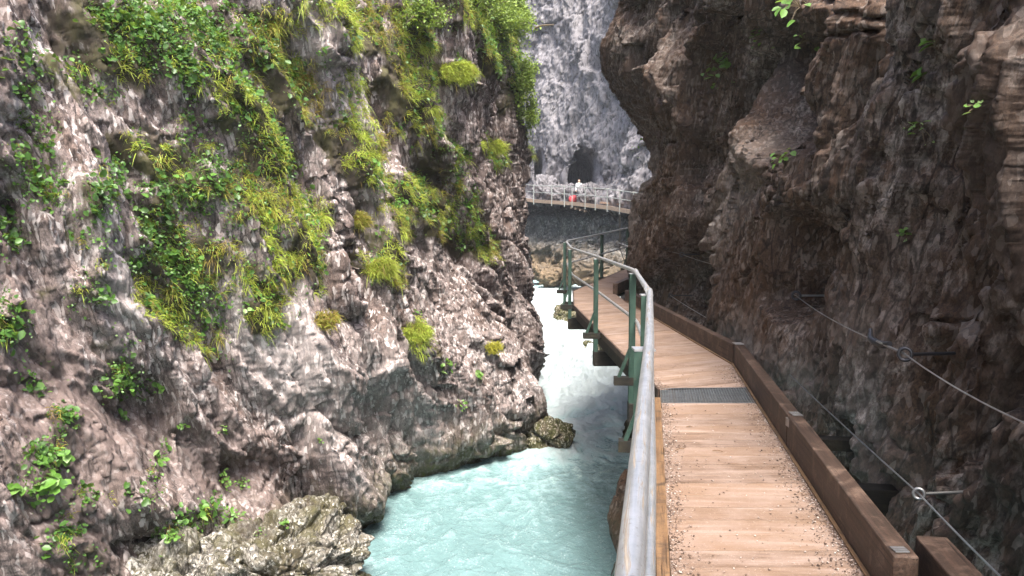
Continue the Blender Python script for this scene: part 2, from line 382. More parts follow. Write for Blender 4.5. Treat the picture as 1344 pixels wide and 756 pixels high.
def sheet(name, plan, kstep, smin, hs, side, disp, mat, back=14.0, top=None, fine=1.0, tone=None):
    c = catmull(plan); d = np.r_[0, np.cumsum(np.hypot(*np.diff(c, axis=0).T))]
    s, out = 0.0, []
    while s < d[-1]:
        out.append(s); x, y = np.interp(s, d, c[:, 0]), np.interp(s, d, c[:, 1]); s += max(smin, kstep*math.hypot(x, y)) * (3 if y < 1 else 1)
    S = np.array(out); X, Y = np.interp(S, d, c[:, 0]), np.interp(S, d, c[:, 1])
    w = .6
    tx = np.interp(S+w, d, c[:, 0]) - np.interp(S-w, d, c[:, 0]); ty = np.interp(S+w, d, c[:, 1]) - np.interp(S-w, d, c[:, 1])
    L = np.hypot(tx, ty); nx, ny = side*ty/L, -side*tx/L
    H = np.array(hs); SS, HH = np.meshgrid(S, H, indexing='ij')
    if top is not None:
        tp = top(Y)[:, None]; HH = np.where(HH > 1.5, 1.5 + (HH-1.5)*(tp-1.5)/(H[-1]-1.5), HH)
    B = np.stack([np.repeat(X[:, None], len(H), 1), np.repeat(Y[:, None], len(H), 1), HH], -1)
    N = np.stack([np.repeat(nx[:, None], len(H), 1), np.repeat(ny[:, None], len(H), 1), np.zeros_like(HH)], -1)
    px, py = proj(B)
    D, DZ, veg = disp(B, SS, HH, px, py)
    V = B + N*D[..., None]
    if DZ.ndim == 3: V = V + DZ
    else: V[..., 2] += DZ
    # where the sheet runs steeply in or out, even out the rows so that no layering shows
    st = np.linalg.norm(np.gradient(V, axis=0), axis=-1)/np.gradient(S)[:, None]
    wst = np.clip((st-1.5)/1.6, 0, 1)
    for _ in range(2): wst[1:-1] = np.maximum(wst[1:-1], .5*(wst[:-2]+wst[2:]))
    def vblur(A, k):
        C = np.concatenate([np.repeat(A[:, :1], k+1, 1), A, np.repeat(A[:, -1:], k, 1)], 1).cumsum(1); return (C[:, 2*k+1:]-C[:, :-2*k-1])/(2*k+1)
    DB = V - B; Db = vblur(vblur(DB, 6), 5); V = B + DB*(1-wst[..., None]) + Db*wst[..., None]
    fa = 1 - .55*wst
    if fine:
        n1 = np.cross(np.gradient(V, axis=0), np.gradient(V, axis=1)) * side; n1 /= np.linalg.norm(n1, axis=-1, keepdims=True) + 1e-9
        n1 = n1*.6 + N*.4
        X3, Y3, Z3 = V[..., 0]*fine, (V[..., 1] + .42*V[..., 2])*fine, (V[..., 2] - .3*V[..., 1])*fine*.42
        t1 = np.abs(perlin(X3*5, Y3*5, Z3*4, 801)); t2 = np.abs(perlin(X3*11, Y3*11, Z3*9, 802)); t0 = np.abs(perlin(X3*2.2+.3*perlin(X3*5, Y3*5, Z3*4, 806), Y3*2.2, Z3*1.5, 805)); t3 = perlin(X3*24, Y3*24, Z3*20, 803); t4 = perlin(X3*48, Y3*48, Z3*40, 804)
        V = V + n1*((-.12*t0 - .10*t1 - .075*t2 + .022*t3 + .014*t4 + .05)/fine*fa)[..., None]
    nrm = np.cross(np.gradient(V, axis=0), np.gradient(V, axis=1)) * side
    nrm /= np.linalg.norm(nrm, axis=-1, keepdims=True) + 1e-9
    # plateau behind the top edge
    ex = V[:, -1:, :] - N[:, -1:, :]*np.array([.5, 2., 6., back])[None, :, None]; ex[..., 2] += np.array([.3, .8, 1.2, 1.5])
    VV = np.concatenate([V, ex], 1); vg = np.concatenate([veg, np.ones((len(S), 4))], 1)
    q = gridq(len(S), len(H)+4)
    if side < 0: q = q[:, ::-1]
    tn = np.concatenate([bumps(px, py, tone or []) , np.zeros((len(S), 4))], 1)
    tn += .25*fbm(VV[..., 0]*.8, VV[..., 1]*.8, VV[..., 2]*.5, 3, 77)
    me = mesh_np(name, VV, q, False, {'veg': vg.ravel(), 'tone': tn.ravel()})
    o = link(name, me, mat); return o, V, nrm, N

VEG = [  # x0,y0,x1,y1,r,density,type(0 grass..1 leafy)
 (10,40,40,130,26,.55,1),(40,150,60,235,38,.55,1),(95,80,130,130,26,.6,1),(150,15,235,95,52,.9,.85),(235,25,335,55,52,.95,.8),
 (130,235,110,385,34,.75,1),(185,190,240,225,30,.9,.15),(235,190,300,265,46,.9,.9),(215,310,265,410,46,.85,.8),(310,120,350,205,42,.95,.35),
 (320,240,385,300,50,1,.25),(255,330,345,400,50,1,.3),(200,375,240,420,34,.9,.1),(330,380,400,335,28,.8,.2),(365,40,410,130,40,1,.15),
 (425,120,480,205,30,1,.15),(470,195,520,290,24,1,.3),(500,295,510,350,15,.85,.4),(465,20,540,55,40,1,.15),(540,60,560,160,28,1,.3),
 (540,240,580,300,17,1,.3),(592,205,612,310,24,1,.6),(620,305,642,335,14,.9,.2),(600,0,700,30,46,1,.3),(650,60,690,110,26,.95,.7),
 (700,120,704,200,12,.8,.5),(597,95,600,100,20,1,.0),(640,190,656,215,11,.9,.3),(240,435,285,450,22,.8,.2),(400,270,420,295,14,.85,.1),
 (420,420,428,425,12,.55,.1),(565,140,575,170,12,.8,.3),(540,430,548,455,15,.95,.0),(0,400,40,500,30,.5,1),(70,560,40,630,22,.5,1),
 (190,655,100,650,24,.5,1),(215,700,275,670,20,.7,.8),(95,480,190,520,18,.45,1),(50,700,110,740,24,.4,1),(150,440,170,500,20,.6,1),(220,560,200,620,12,.4,1),
 (480,345,515,370,16,.8,.2),(395,350,410,385,10,.8,.1),(690,130,703,170,14,.9,.8),(450,90,465,110,14,.6,.2),(510,150,530,190,12,.8,.2),(20,200,10,330,22,.5,1),
 (395,0,440,30,24,.5,.3),(270,270,200,260,30,.7,.8),(155,345,190,330,20,.6,.9),(20,560,80,700,30,.3,1)]

def veg_field(px, py, B):
    m, ty = capsule_mask(px, py, VEG)
    n = fbm(B[..., 0]*1.3, B[..., 1]*1.3, B[..., 2]*1.3, 3, 91)
    n2 = fbm(B[..., 0]*5, B[..., 1]*5, B[..., 2]*4, 2, 95)
    return np.clip(m*1.2 + (n*.8 + n2*.5)*np.clip(m*3, 0, 1) - .34, 0, 1), ty

ML = [(440,330,420,560,60,.25),(520,130,640,330,22,-.25),(230,560,300,640,60,-.55),(40,330,90,600,60,-.45),(100,60,60,250,40,-.35),(560,460,620,560,50,.35),(700,300,716,520,14,.12),
      (380,380,430,200,22,-.3),(490,280,480,420,14,-.32),(560,320,530,440,14,-.25),(330,60,350,160,26,.15),(320,270,370,300,45,.22),(470,660,560,600,40,.25),(650,180,660,330,10,-.2),(590,40,600,300,8,-.25),(440,60,450,20,16,.25)]
def slow(S, y, ky, kw):
    return np.cumsum(np.interp(y[:, 0], ky, kw)*np.gradient(S[:, 0]))[:, None] + 0*S
def dispL(B, S, H, px, py):
    x, y, z = B[..., 0], B[..., 1], B[..., 2]; S = slow(S, y, [6, 12, 22], [1, .75, .42])
    w1 = fbm(x*.45, y*.45, z*.3, 2, 3)*.55; w2 = fbm(x*.5+9, y*.5, z*.5, 2, 8)*.5
    u = (S + .42*H)*.95 + w1; v = (H - .30*S)*.72 + w2
    w3 = fbm(x*2.2, y*2.2, z*2.2, 3, 13)*.10
    d = .55*fbm(x*.22, y*.22, z*.16, 3, 21)
    d *= .6; d += .6*bumps(px, py, ML)
    u = u + d*.9; v = v + d*.2; tw = tri(u*1.3+3, v*1.3, 50)*.22
    e1_ = tri(u/1.5, v/3.2, 51)*.32; a, e = facet((u+tw*.6)/.8, v/2.8, 1, .5, .15); e1_ += a*.32
    d += e1_; u = u + e1_*.8; v = v + e1_*.25
    e1_ = tri((u+tw)/.62+(v)*.5, v/1.5, 52)*.23
    a, e = facet((u+w3)/.3, (v+w3)/1.0, 3, .6, .3); e1_ += a*.15 - .03*np.exp(-e*40)
    def crack(k, kv, wd, sd):
        c = perlin(u*k + tw*.8, v*kv, 0*u, sd); m = np.clip(perlin(u*.7, v*.5, 0*u+2, sd+1)*3+.6, 0, 1)
        return np.exp(-(np.abs(c)/wd)**1.3)*m
    d -= .36*crack(.9, .13, .032, 60) + .17*crack(2.2, .30, .045, 63) + .10*crack(.5, 1.6, .03, 66) + .07*crack(5., .9, .05, 69)
    d += e1_; u = u + e1_*.8; v = v + e1_*.25
    d += tri((u-tw)/.26, (v+tw)/1.0+u*.5, 53)*.14 + tri((u+tw*.5)/.115+v*1, v/.42, 54)*.065 + tri(u/.05, (v+tw)/.14, 55)*.028
    d += 1.45*np.exp(-((y-17.5)/1.7)**2)*sstep(1.2, -2.4, H) + sstep(19.5, 22, y)*.45*sstep(1, -2.0, H)
    veg, ty = veg_field(px, py, B)
    d += np.clip(veg, 0, 1)*.10
    # lean back a little, undercut at the water, swollen foot at the corner
    d += -.07*np.clip(H+1, 0, 20) + .0*H
    d += -.45*sstep(-2.7, -3.5, H)
    return d, .03*fbm(x*1.5, y*1.5, z*1.5, 3, 41), veg
hsL = np.r_[np.arange(-4.0, 7.8, .027), np.arange(7.8, 11, .2)]
planL = [(-11.5,-7),(-9.5,-2),(-7.6,2),(-5.75,6),(-4.25,9.3),(-2.8,11.9),(-1.9,14.2),(-.95,16.8),(-.05,20.0),(.36,22.2),(.2,24.5),(-.9,27.5),(-3,33),(-6,44),(-9,60),(-11,76)]
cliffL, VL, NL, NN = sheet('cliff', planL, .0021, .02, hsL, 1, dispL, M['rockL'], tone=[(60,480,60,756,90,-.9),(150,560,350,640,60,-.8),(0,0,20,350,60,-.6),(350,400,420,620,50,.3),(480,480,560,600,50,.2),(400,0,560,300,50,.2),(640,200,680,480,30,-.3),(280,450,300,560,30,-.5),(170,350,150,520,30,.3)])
tag(cliffL, 'pale mauve-grey cliff face with hanging grass and herbs on the left bank', 'cliff', kind='structure')

# right wall: silhouette of its far corner as a horizontal offset by height
_sil = [(-4, -.1), (.3, 0), (.9, -.02), (1.5, .05), (2.5, .22), (3.1, .12), (3.8, -.05), (4.3, -.28), (5.1, -.42), (6.5, -.25), (9, 0), (16, .6)]
MR = [(1045,80,1060,165,34,-1.9),(1030,60,1040,110,14,-.5),(1085,310,1070,385,30,-1.3),(905,370,925,450,34,-1.2),(960,300,1050,330,40,.35),(1000,420,1060,470,34,.35),(1125,20,1118,235,40,.50),
      (1330,80,1340,470,40,.25),(1300,60,1262,150,9,-.35),(1262,150,1268,330,8,-.30),(1228,90,1222,400,34,-.30),(1176,0,1168,210,5,-.22),(1168,210,1128,335,5,-.20),(1112,0,1170,30,4,-.15),(1092,60,1150,40,4,-.14),
      (1142,400,1135,700,20,.14),(1165,440,1172,700,16,.12),(1184,420,1170,640,5,-.22),(1152,500,1146,700,5,-.20),(1225,520,1240,740,24,.10),(1118,560,1112,650,9,-.35),(1255,330,1250,470,4,-.16),(1195,420,1255,424,4,-.12),
      (860,60,895,160,36,.3),(935,240,865,345,18,.40),(985,80,925,270,13,-.5),(960,260,890,370,9,-.35),(1290,505,1325,530,10,-.35),(1215,425,1250,440,26,.16),(1200,240,1235,330,20,.12),(880,220,840,360,16,.25),(900,20,870,120,10,-.3),(940,0,920,60,14,-.3),(1010,180,1090,260,20,.3)]
def dispR(B, S, H, px, py):
    x, y, z = B[..., 0], B[..., 1], B[..., 2]; S = slow(S, y, [3, 7, 11, 17, 20], [1, .8, .42, .30, .8])
    w1 = fbm(x*.6, y*.6, z*.4, 2, 103)*.45; w2 = fbm(x*.6+9, y*.6, z*.6, 2, 108)*.45
    u = (S + .45*H)*.9 + w1; v = (H - .35*S)*.55 + w2
    w3 = fbm(x*2.2, y*2.2, z*2.2, 3, 113)*.10
    near = sstep(8.5, 5.5, y)      # the near wall is smoother, water worn
    rg = 1 - .62*near
    d = .30*fbm(x*.4, y*.4, z*.25, 3, 121); far = 1 - .45*sstep(9, 14, y)
    r2 = 1 - .55*near
    d *= .7; d += (.8 - .2*near)*bumps(px, py, MR)*np.where(y > 1, 1, 0)
    u = u + d*.9; v = v + d*.25; tw = tri(u*1.2+3, v*1.2, 150)*.24
    e1_ = tri(u/1.6, v/2.4, 151)*.45*(1-.6*near); a, e = facet((u+tw*.6)/.9, v/2.0, 11, .7, .3); e1_ += a*.42*(1-.65*near)
    d += e1_*far; u = u + e1_*.8; v = v + e1_*.25
    e1_ = tri((u+tw)/.6+v*.5, v/.8, 152)*.42*r2
    a, e = facet((u+w3)/.32, (v+w3)/.55, 13, .8, .5); e1_ += (a*.24 - .04*np.exp(-e*40))*r2
    def crack(k, kv, wd, sd):
        c = perlin(u*k + tw*.8, v*kv, 0*u, sd); m = np.clip(perlin(u*.7, v*.5, 0*u+2, sd+1)*3+.6, 0, 1)
        return np.exp(-(np.abs(c)/wd)**1.3)*m
    d -= .36*crack(.8, .15, .034, 160)*(1-.5*near) + .16*crack(2.2, .4, .045, 163) + .10*crack(.6, 1.4, .035, 166) + .06*crack(5., 1.2, .05, 169)
    d += e1_*far; u = u + e1_*.8; v = v + e1_*.25
    d += tri((u-tw)/.28, (v+tw)/.8+u*.5, 153)*.16*r2 + tri((u+tw*.5)/.12+v*1, v/.34, 154)*.07*r2 + tri(u/.05, (v+tw)/.12, 155)*.03*r2
    d += near*.016*fbm(x*20, y*20, z*12, 3, 141)
    hh = np.interp(H, [q[0] for q in _sil], [q[1] for q in _sil])
    wc = sstep(9.5, 16.5, y)*sstep(30, 20, y)
    d += -hh*wc
    # keep the space over the walkway free
    lim = np.where(H > -.45, .36, 9) + np.clip(H-2.2, 0, 1.2)*.45 + sstep(11, 15, y)*1.0*sstep(2.2, 3.5, H)
    lim = lim - .26*sstep(8.5, 7, y)*sstep(1.7, 1.1, H)*sstep(-.5, -.2, H)
    lim = np.where((y > 8.5) & (H < 2.2) & (H > -.45), .26, lim)
    d = np.where(d > lim - .1, lim - .1 + .35*np.tanh((d-lim+.1)/.35)*.6, d)
    d += -.11*np.clip(H-6, 0, 12)
    return d, .03*fbm(x*1.5, y*1.5, z*1.5, 3, 143), np.zeros_like(d)
hsR = np.r_[np.arange(-4.0, -1.2, .06), np.arange(-1.2, 4.4, .016), np.arange(4.4, 8.0, .028), np.arange(8.0, 9.6, .2)]
planR = [(1.6,-7),(1.65,-3),(1.72,-1),(1.84,1),(2.19,3.1),(2.62,5.6),(2.95,7.7),(3.12,9.5),(3.08,11.5),(2.92,13.6),(2.78,15.6),(2.85,17.4),(3.5,19.3),(5.0,22.6),(6.9,26.6),(9.4,33),(11.2,41),(12.6,50),(14,66),(15,80)]
cliffR, VR, NR, _ = sheet('cliff', planR, .0024, .011, hsR, -1, dispR, M['rockR'], top=lambda Y: np.interp(Y, [-8, 3, 6, 12, 18, 30, 80], [2.6, 2.7, 3.9, 6.0, 8.6, 11, 15]), tone=[(1130,60,1110,220,50,-.3),(1010,210,950,330,34,.4),(1010,440,1070,500,30,.5),(900,60,880,150,60,-.5),(1150,420,1140,660,30,.35),(1240,440,1300,690,60,-.35),(1320,60,1320,400,44,-.6),(850,160,840,300,14,.5),(1255,420,1230,440,16,.7)])  # pale tones on the crags paint in highlights; the sunlit edge rib is darkened
tag(cliffR, 'dark brown jagged rock wall overhanging the walkway on the right', 'cliff', kind='structure')

# far cliffs: lower dark wall below the far walkway and the hazy pale face above it
WALK = [P(640, 254, 70), P(700, 262.5, 64), P(755, 266.5, 58), P(800, 271.5, 53), P(845, 280, 47.5), P(885, 292, 43.5)]
def walk_z(x): return np.interp(x, [p.x for p in WALK], [p.z for p in WALK])
def dispFl(B, S, H, px, py):
    x, y, z = B[..., 0], B[..., 1], B[..., 2]
    w = fbm(x*.3, y*.3, z*.3, 3, 203)
    d = .5*fbm(x*.2, y*.2, z*.08, 3, 221)
    a, e = facet(S/2.3+w, H/3.+w, 21, .6); d += a*.5-.15*np.exp(-e*8)
    lo = sstep(.8, -.6, H)
    a, e = facet(S/1.0+w, H/.7+w, 22, .8); d += (a*.5 - .25*np.exp(-e*8))*(.3+lo)
    a, e = facet(S/.35+w, H/.3+w, 23, .8); d += a*.16
    d += lo*.9 + .12*fbm(x, y, z, 4, 231)
    d += 1.0*sstep(-1.2, -2.4, H)
    return d, 0*d, 0*d
planF = [(WALK[i].x + .35, WALK[i].y + .9) for i in range(6)]
planFl = [(-12, 80)] + planF + [(12.8, 40)]
cFl, VFl, NFl, _ = sheet('cliff', planFl, .001, .06, np.r_[np.arange(-4, 1.6, .07), 1.75, 1.9], 1, dispFl, M['rockFlow'], back=.9, fine=.35)
tag(cFl, 'dark wet rock wall below the far walkway with tan rocks at its foot', 'cliff', kind='structure')
MF = []
def dispFu(B, S, H, px, py):
    x, y, z = B[..., 0], B[..., 1], B[..., 2]
    w = fbm(x*.2, y*.2, z*.2, 3, 303)
    u = S + .35*H; v = H - .2*S
    d = 1.2*fbm(x*.12, y*.12, z*.08, 3, 321)
    a, e = facet(u/4.+w, v/8.+w, 31, .6); d += a*.9 - .2*np.exp(-e*8)
    a, e = facet(u/1.5+w, v/2.6+w, 32, .8); d += a*.38 - .06*np.exp(-e*8)
    a, e = facet(u/.55+w, v/.8, 33, .8); d += a*.2
    d += .15*fbm(x, y, z, 4, 331)
    wob = fbm(x*.5, y*.5, z*.5, 3, 341)
    dd = np.hypot((px-761)/25, np.where(py < 228, (py-228)/31, (py-228)/60)) + wob*.18
    cave = 10*sstep(1.1, .85, dd)
    dd = np.hypot((px-702)/9, (py-226)/30) + wob*.2
    cave += 5*sstep(1.1, .8, dd)
    d += .9*np.exp(-((px-800)/34)**2 - ((py-262)/16)**2*1.0)
    d += -.10*np.clip(H-3, 0, 40) + sstep(8, 14, H)*sstep(770, 830, px)*1.5
    d = np.where(cave > .3, 0, d)
    return d, np.stack([.06*cave, cave, 0*d], -1), 0*d
planFu = [(-14, 84)] + [(p[0]+.9, p[1]+3.2) for p in planF] + [(15, 44)]
cFu, VFu, NFu, _ = sheet('cliff', planFu, .00095, .06, np.r_[np.arange(1.2, 23, .085), np.arange(23, 26, .8)], 1, dispFu, M['rockF'], fine=.3)
tag(cFu, 'hazy pale grey cliff with a cave mouth above the far walkway', 'cliff', kind='structure')
# ledge floor between the two, carrying the far walkway
nL = 160; xs = np.linspace(-8, 12, nL)
vs = []
Ng = 24
for i in range(nL):
    x = xs[i]; yy = np.interp(x, [q[0] for q in planF], [q[1] for q in planF])
    for j in range(Ng):
        vs.append((x + j*.12, yy - .55 + j*.28, walk_z(x) - .16 + .10*max(0, j-7)**.6*.6))
vs = np.array(vs); vs[:, 2] += fbm(vs[:, 0]*.9, vs[:, 1]*.9, vs[:, 2]*0, 4, 401)*.12*np.tile(np.clip((np.arange(Ng)-5)/5, 0, 1), nL)
lm = mesh_np('ledge', vs, gridq(nL, Ng), False, {'veg': np.zeros(len(vs))})
tag(link('ledge', lm, M['rockF']), 'rock ledge carrying the far walkway in front of the cave', kind='structure')

def hit(V, px, py, tol=2.5):
    a, b = proj(V); m = (np.abs(a-px) < tol) & (np.abs(b-py) < tol) & (V[..., 1] > .5)
    idx = np.argwhere(m)
    if len(idx) == 0: return hit(V, px, py, tol*1.8) if tol < 60 else (Vector((0, 9, 0)), (0, 0))
    k = idx[np.argmin(V[m][:, 1])]
    return Vector(V[k[0], k[1]]), (k[0], k[1])

# ------------------------------------------------------------------ river
def water_z(y): return np.interp(y, [-9, 10, 18, 22.5, 26, 30, 34, 40, 62], [-3.46, -3.42, -3.38, -3.32, -3.12, -2.9, -2.66, -2.5, -2.35])
ys = [-9.0]
while ys[-1] < 64: ys.append(ys[-1] + (.3 if ys[-1] < 8 else max(.035, .0026*ys[-1])))
ys = np.array(ys); xs = np.r_[np.arange(-9, -4.2, .2), np.arange(-4.2, 4.6, .035), np.arange(4.6, 14, .25)]
XX, YY = np.meshgrid(xs, ys, indexing='ij')
rap = sstep(14, 21, YY)*sstep(60, 46, YY); core = sstep(18.5, 26, YY)*sstep(50, 40, YY)
wx = fbm(XX*.5, YY*.35, 0*XX, 3, 501)
big = fbm(XX*.8+wx, YY*.55+wx, 0*XX, 3, 505)
chop = ridged(XX*1.5+wx*1.5, YY*1.0+wx, 0*XX+3, 4, 511)-1.0
ch2 = fbm(XX*4+wx, YY*3, 0*XX, 4, 520)
ZZ = water_z(YY+big*.6*core) + (.25*rap+.75*core)*(big*.30 + chop*.20 + ch2*.09) + (1-rap)*(big*.035 + chop*.022 + ch2*.012)
# pale standing wave right of the mid-river boulder and foam at the two boulders
pool = np.exp(-((XX-1.15)/.75)**2-((YY-17.6)/1.5)**2) + .8*np.exp(-((XX-1.9)/.7)**2-((YY-18.8)/.9)**2) + .7*np.exp(-((XX+2.25)/.35)**2-((YY-11.3)/.8)**2)
ZZ += pool*(.06*chop+.04)
foam = .80*core + .52*rap + .45*pool + (chop*.35 + ch2*.35 + big*.2)*(.35+rap) + .26*sstep(10.5, 16.5, YY) - .12
rv = mesh_np('river', np.stack([XX, YY, ZZ], -1), gridq(len(xs), len(ys)), True, {'foam': foam.ravel()})
t = NT('glacial_water'); p = t.pos(); fo = t.attr('foam')
n1 = t.noise(t.mapv(p, (1, .75, 1)), 2.4, 7, .68, 1.6); n2 = t.noise(t.mapv(p, (1, .8, 1)), 9, 6, .7, 1.0); n3 = t.noise(t.mapv(p, (1.3, .8, 1)), 30, 4, .7)
f = t.math('ADD', fo, t.math('MULTIPLY', t.math('SUBTRACT', n1, .5), .9)); f = t.math('ADD', f, t.math('MULTIPLY', t.math('SUBTRACT', n2, .5), .8))
c = t.ramp(f, [(0.0, (.135, .225, .228)), (.18, (.195, .305, .308)), (.42, (.33, .47, .47)), (.72, (.37, .46, .46)), (1.0, (.41, .465, .47))])
fl = t.math('MULTIPLY', t.ramp(n3, [(.56, 0.), (.70, 1.)]), t.ramp(n1, [(.44, 0.), (.62, 1.)]))
c = t.mix(t.math('MULTIPLY', fl, .55), c, (.82, .9, .9))
nn = t.bump(n1, .12, .8); nn = t.bump(n2, .035, .9, nn); nn = t.bump(n3, .008, .8, nn)
M['water'] = t.done(t.bsdf(c, t.mr(f, .2, .8, .08, .55), nn, spec=.5, IOR=1.33))
tag(link('river', rv, M['water']), 'milky turquoise river turning to white rapids', kind='structure')

# ------------------------------------------------------------------ boulders
def boulder(name, loc, rad, mat, seed, label, cat='boulder', rough=.3, n=190, rot=0, moss=0.0, parent=None, sharp=1.0):
    th = np.linspace(0.001, math.pi-.001, n); ph = np.linspace(0, 2*math.pi, 2*n)
    T, Pp = np.meshgrid(th, ph, indexing='ij')
    D = np.stack([np.sin(T)*np.cos(Pp), np.sin(T)*np.sin(Pp), np.cos(T)], -1)
    D = np.sign(D)*np.abs(D)**.85
    q = D*1.7
    r = 1 + rough*fbm(q[..., 0]*.8, q[..., 1]*.8, q[..., 2]*.8, 3, seed)
    rd = np.array(rad); W = D*rd
    for sc, am in ((.9, .16), (.38, .09), (.15, .035)):
        # tilted planes cut by 3D cell noise approximated with two facet projections
        a, e = facet(W[..., 0]/sc + W[..., 2]*.4/sc, W[..., 2]/sc*1.1 + W[..., 1]*.6/sc, seed+5, .9)
        b, e2 = facet(W[..., 1]/sc - W[..., 2]*.3/sc, W[..., 0]/sc*.8 - W[..., 2]/sc*.5, seed+9, .9)
        wx = np.abs(D[..., 1])
        r += sharp*am*((a - .35*np.exp(-e*9))*wx + (b - .35*np.exp(-e2*9))*(1-wx))/max(.5, rd.min())
    r += .03*fbm(W[..., 0]*7, W[..., 1]*7, W[..., 2]*7, 4, seed+3)
    r = (r - r[:, :1])*1 + r[:, :1]
    V = D*r[..., None]*rd
    c, s = math.cos(rot), math.sin(rot)
    V = np.stack([V[..., 0]*c-V[..., 1]*s, V[..., 0]*s+V[..., 1]*c, V[..., 2]], -1)
    V[:, -1] = V[:, 0]
    nz = D[..., 2]
    veg = moss*np.clip(nz*1.2 + fbm(W[..., 0]*2, W[..., 1]*2, W[..., 2]*2, 3, seed+11)*1.3 - .35, 0, 1)
    me = mesh_np(name, V, gridq(n, 2*n), False, {'veg': veg.ravel()})
    o = link(name, me, mat); o.location = loc
    return tag(o, label, cat), V + np.array(loc)
b1, VB1 = boulder('boulder', (-3.3, 10.3, -3.2), (1.45, 1.0, 1.0), M['boulder'], 71, 'large pale mossy boulder at the river edge under the left cliff, bottom left', n=260, rot=.25, moss=.6, sharp=2.2)
b1b, VB2 = boulder('boulder', (-4.15, 9.4, -2.95), (.85, .8, .9), M['boulder'], 171, 'pale streaked rock block leaning on the cliff left of the big pale boulder', n=170, rot=.1, moss=.5, sharp=2.2)
b2, VB3 = boulder('boulder', (.78, 17.6, -3.3), (.56, .5, .46), M['boulderM'], 83, 'low green-brown mossy boulder jutting into the river below the cliff, beside a cut log', n=150, rot=-.2, sharp=1.3)
for (px, py, Y, r, sd, lab) in ((744, 412, 34.5, (.6, .5, .55), 91, 'small wet rock with water spilling over it at the head of the rapids'),
                        (799, 462, 27.5, (.75, .5, .45), 93, 'small grey rock breaking the white water under the deck stringer'),
                        (778, 452, 30, (.5, .4, .3), 94, 'low wet rock almost drowned in the rapids below the green posts'),
                        (733, 358, 50, (1.3, .8, .6), 95, 'tan rock at the far bank where the white water begins'),
                        (762, 350, 47.5, (1.6, 1.0, .85), 96, 'broad tan rock on the far bank behind the railing corner'),
                        (795, 345, 44, (1.7, 1.0, .9), 97, 'tan rock on the far bank right of the broad tan rock'),
                        (712, 352, 52, (1.0, .8, .6), 98, 'tan rock at the far bank hard against the left cliff')):
    c = P(px, py, Y); boulder('river_rock', (c.x, c.y, c.z - (.15 if Y < 40 else .3)), r, M['boulderM'] if Y < 40 else M['rockFlow'], sd, lab, 'rock', n=70, rot=sd, sharp=1.4)
boulder('rock_outcrop', (2.2, 9.2, -2.75), (.95, 1.2, 1.9), M['rockR'], 99, 'dark rock bulge rising from the river under the bend of the walkway', 'rock', n=120)
m = MB(); m.tube([P(693, 578, 17.6), P(702, 556, 17.9), P(706, 547, 18.0)], [.085, .08, .075], 14); tag(m.build('log', M['log']), 'thick cut log leaning between the cliff foot and the mossy boulder', 'log')
m = MB(); m.tube([P(700, 566, 17.7), P(718, 553, 18.2)], [.03, .02], 8); tag(m.build('driftwood_stick', M['log']), 'thin driftwood stick lying on the mossy boulder beside the cut log', 'stick')

# ------------------------------------------------------------------ near walkway
LE = [G(902, 1500), G(880, 756), G(866.5, 512), G(754, 401), G(753, 382, .0), P(818, 354, 22.3)]
LE[5].z = .27; LE.append(LE[5] + Vector((2.3, 4.6, .5)))
RE0, RE1, RE2, RE3 = G(1140, 756), G(963, 479), G(820, 394.5), None
RE0 = RE1 + (RE0-RE1)*((RE1.y+1.0)/(RE1.y-RE0.y))
LE[0] = LE[2] + (LE[1]-LE[2])*((LE[2].y+1.0)/(LE[2].y-LE[1].y))
dF = (LE[5]-LE[4]); dF.z = 0; dF.normalize(); nF = Vector((dF.y, -dF.x, 0))
RF = [LE[4] + nF*1.12 - dF*.35, LE[5] + nF*1.12, LE[6] + nF*1.0]; RF[0].z = 0.0
walk = empty('walkway', (0.6, 3, 0), 'timber plank walkway with green posts and steel pipe handrail along the right wall', 'walkway')
def lerp(a, b, t): return a + (b-a)*t
def deck_seg(a0, a1, b0, b1, bw, seed):
    """boards laid across between left line a0-a1 and right line b0-b1"""
    m = MB(); r = random.Random(seed); L = ((a1-a0).length + (b1-b0).length)/2; n = max(1, round(L/bw))
    for i in range(n):
        g = .0018*(r.uniform(.2, .8) if r.random() < .55 else r.uniform(3.0, 5.5))/L
        t0, t1 = i/n + g, (i+1)/n - g
        z = r.uniform(-.002, .002); th = .045
        q = [lerp(a0, a1, t0), lerp(b0, b1, t0), lerp(b0, b1, t1), lerp(a0, a1, t1)]
        ov = r.uniform(-.006, .006); ex = (q[1]-q[0]).normalized()*ov
        q = [q[0]-ex, q[1]+ex, q[2]+ex, q[3]-ex]
        w = (q[3]-q[0]).length; l0 = (q[1]-q[0]).length; so = r.uniform(0, 30)
        uv = [(so, so, 0), (so+l0, so, 0), (so+l0, so+w, 0), (so, so+w, 0)]*2
        m.hexa([p + Vector((0, 0, -th+z)) for p in q] + [p + Vector((0, 0, z)) for p in q], r.random(), uv)
    return m.build('deck', M['deck'], walk, bevel=.003)
def onL(Y): 
    k = (Y-LE[0].y)/(LE[2].y-LE[0].y); return lerp(LE[0], LE[2], k)
def onR(Y):
    k = (Y-RE0.y)/(RE1.y-RE0.y); return lerp(RE0, RE1, k)
gl0, gl1, gr0, gr1 = onL(G(867, 529).y), onL(G(867, 510).y), onR(G(1000, 529).y), onR(G(985, 509).y)
deck_seg(onL(-1), gl0, onR(-1), gr0, .205, 1)
deck_seg(gl1, LE[2]+Vector((0, .02, 0)), gr1, gr1+(RE1-gr1)*.25, .2, 2)
deck_seg(LE[2]+Vector((0, .024, 0)), lerp(LE[2], LE[3], .11), gr1+(RE1-gr1)*.255, RE1, .2, 3)
deck_seg(lerp(LE[2], LE[3], .112), LE[3], RE1+Vector((0, .01, 0)), RE2, .205, 4)
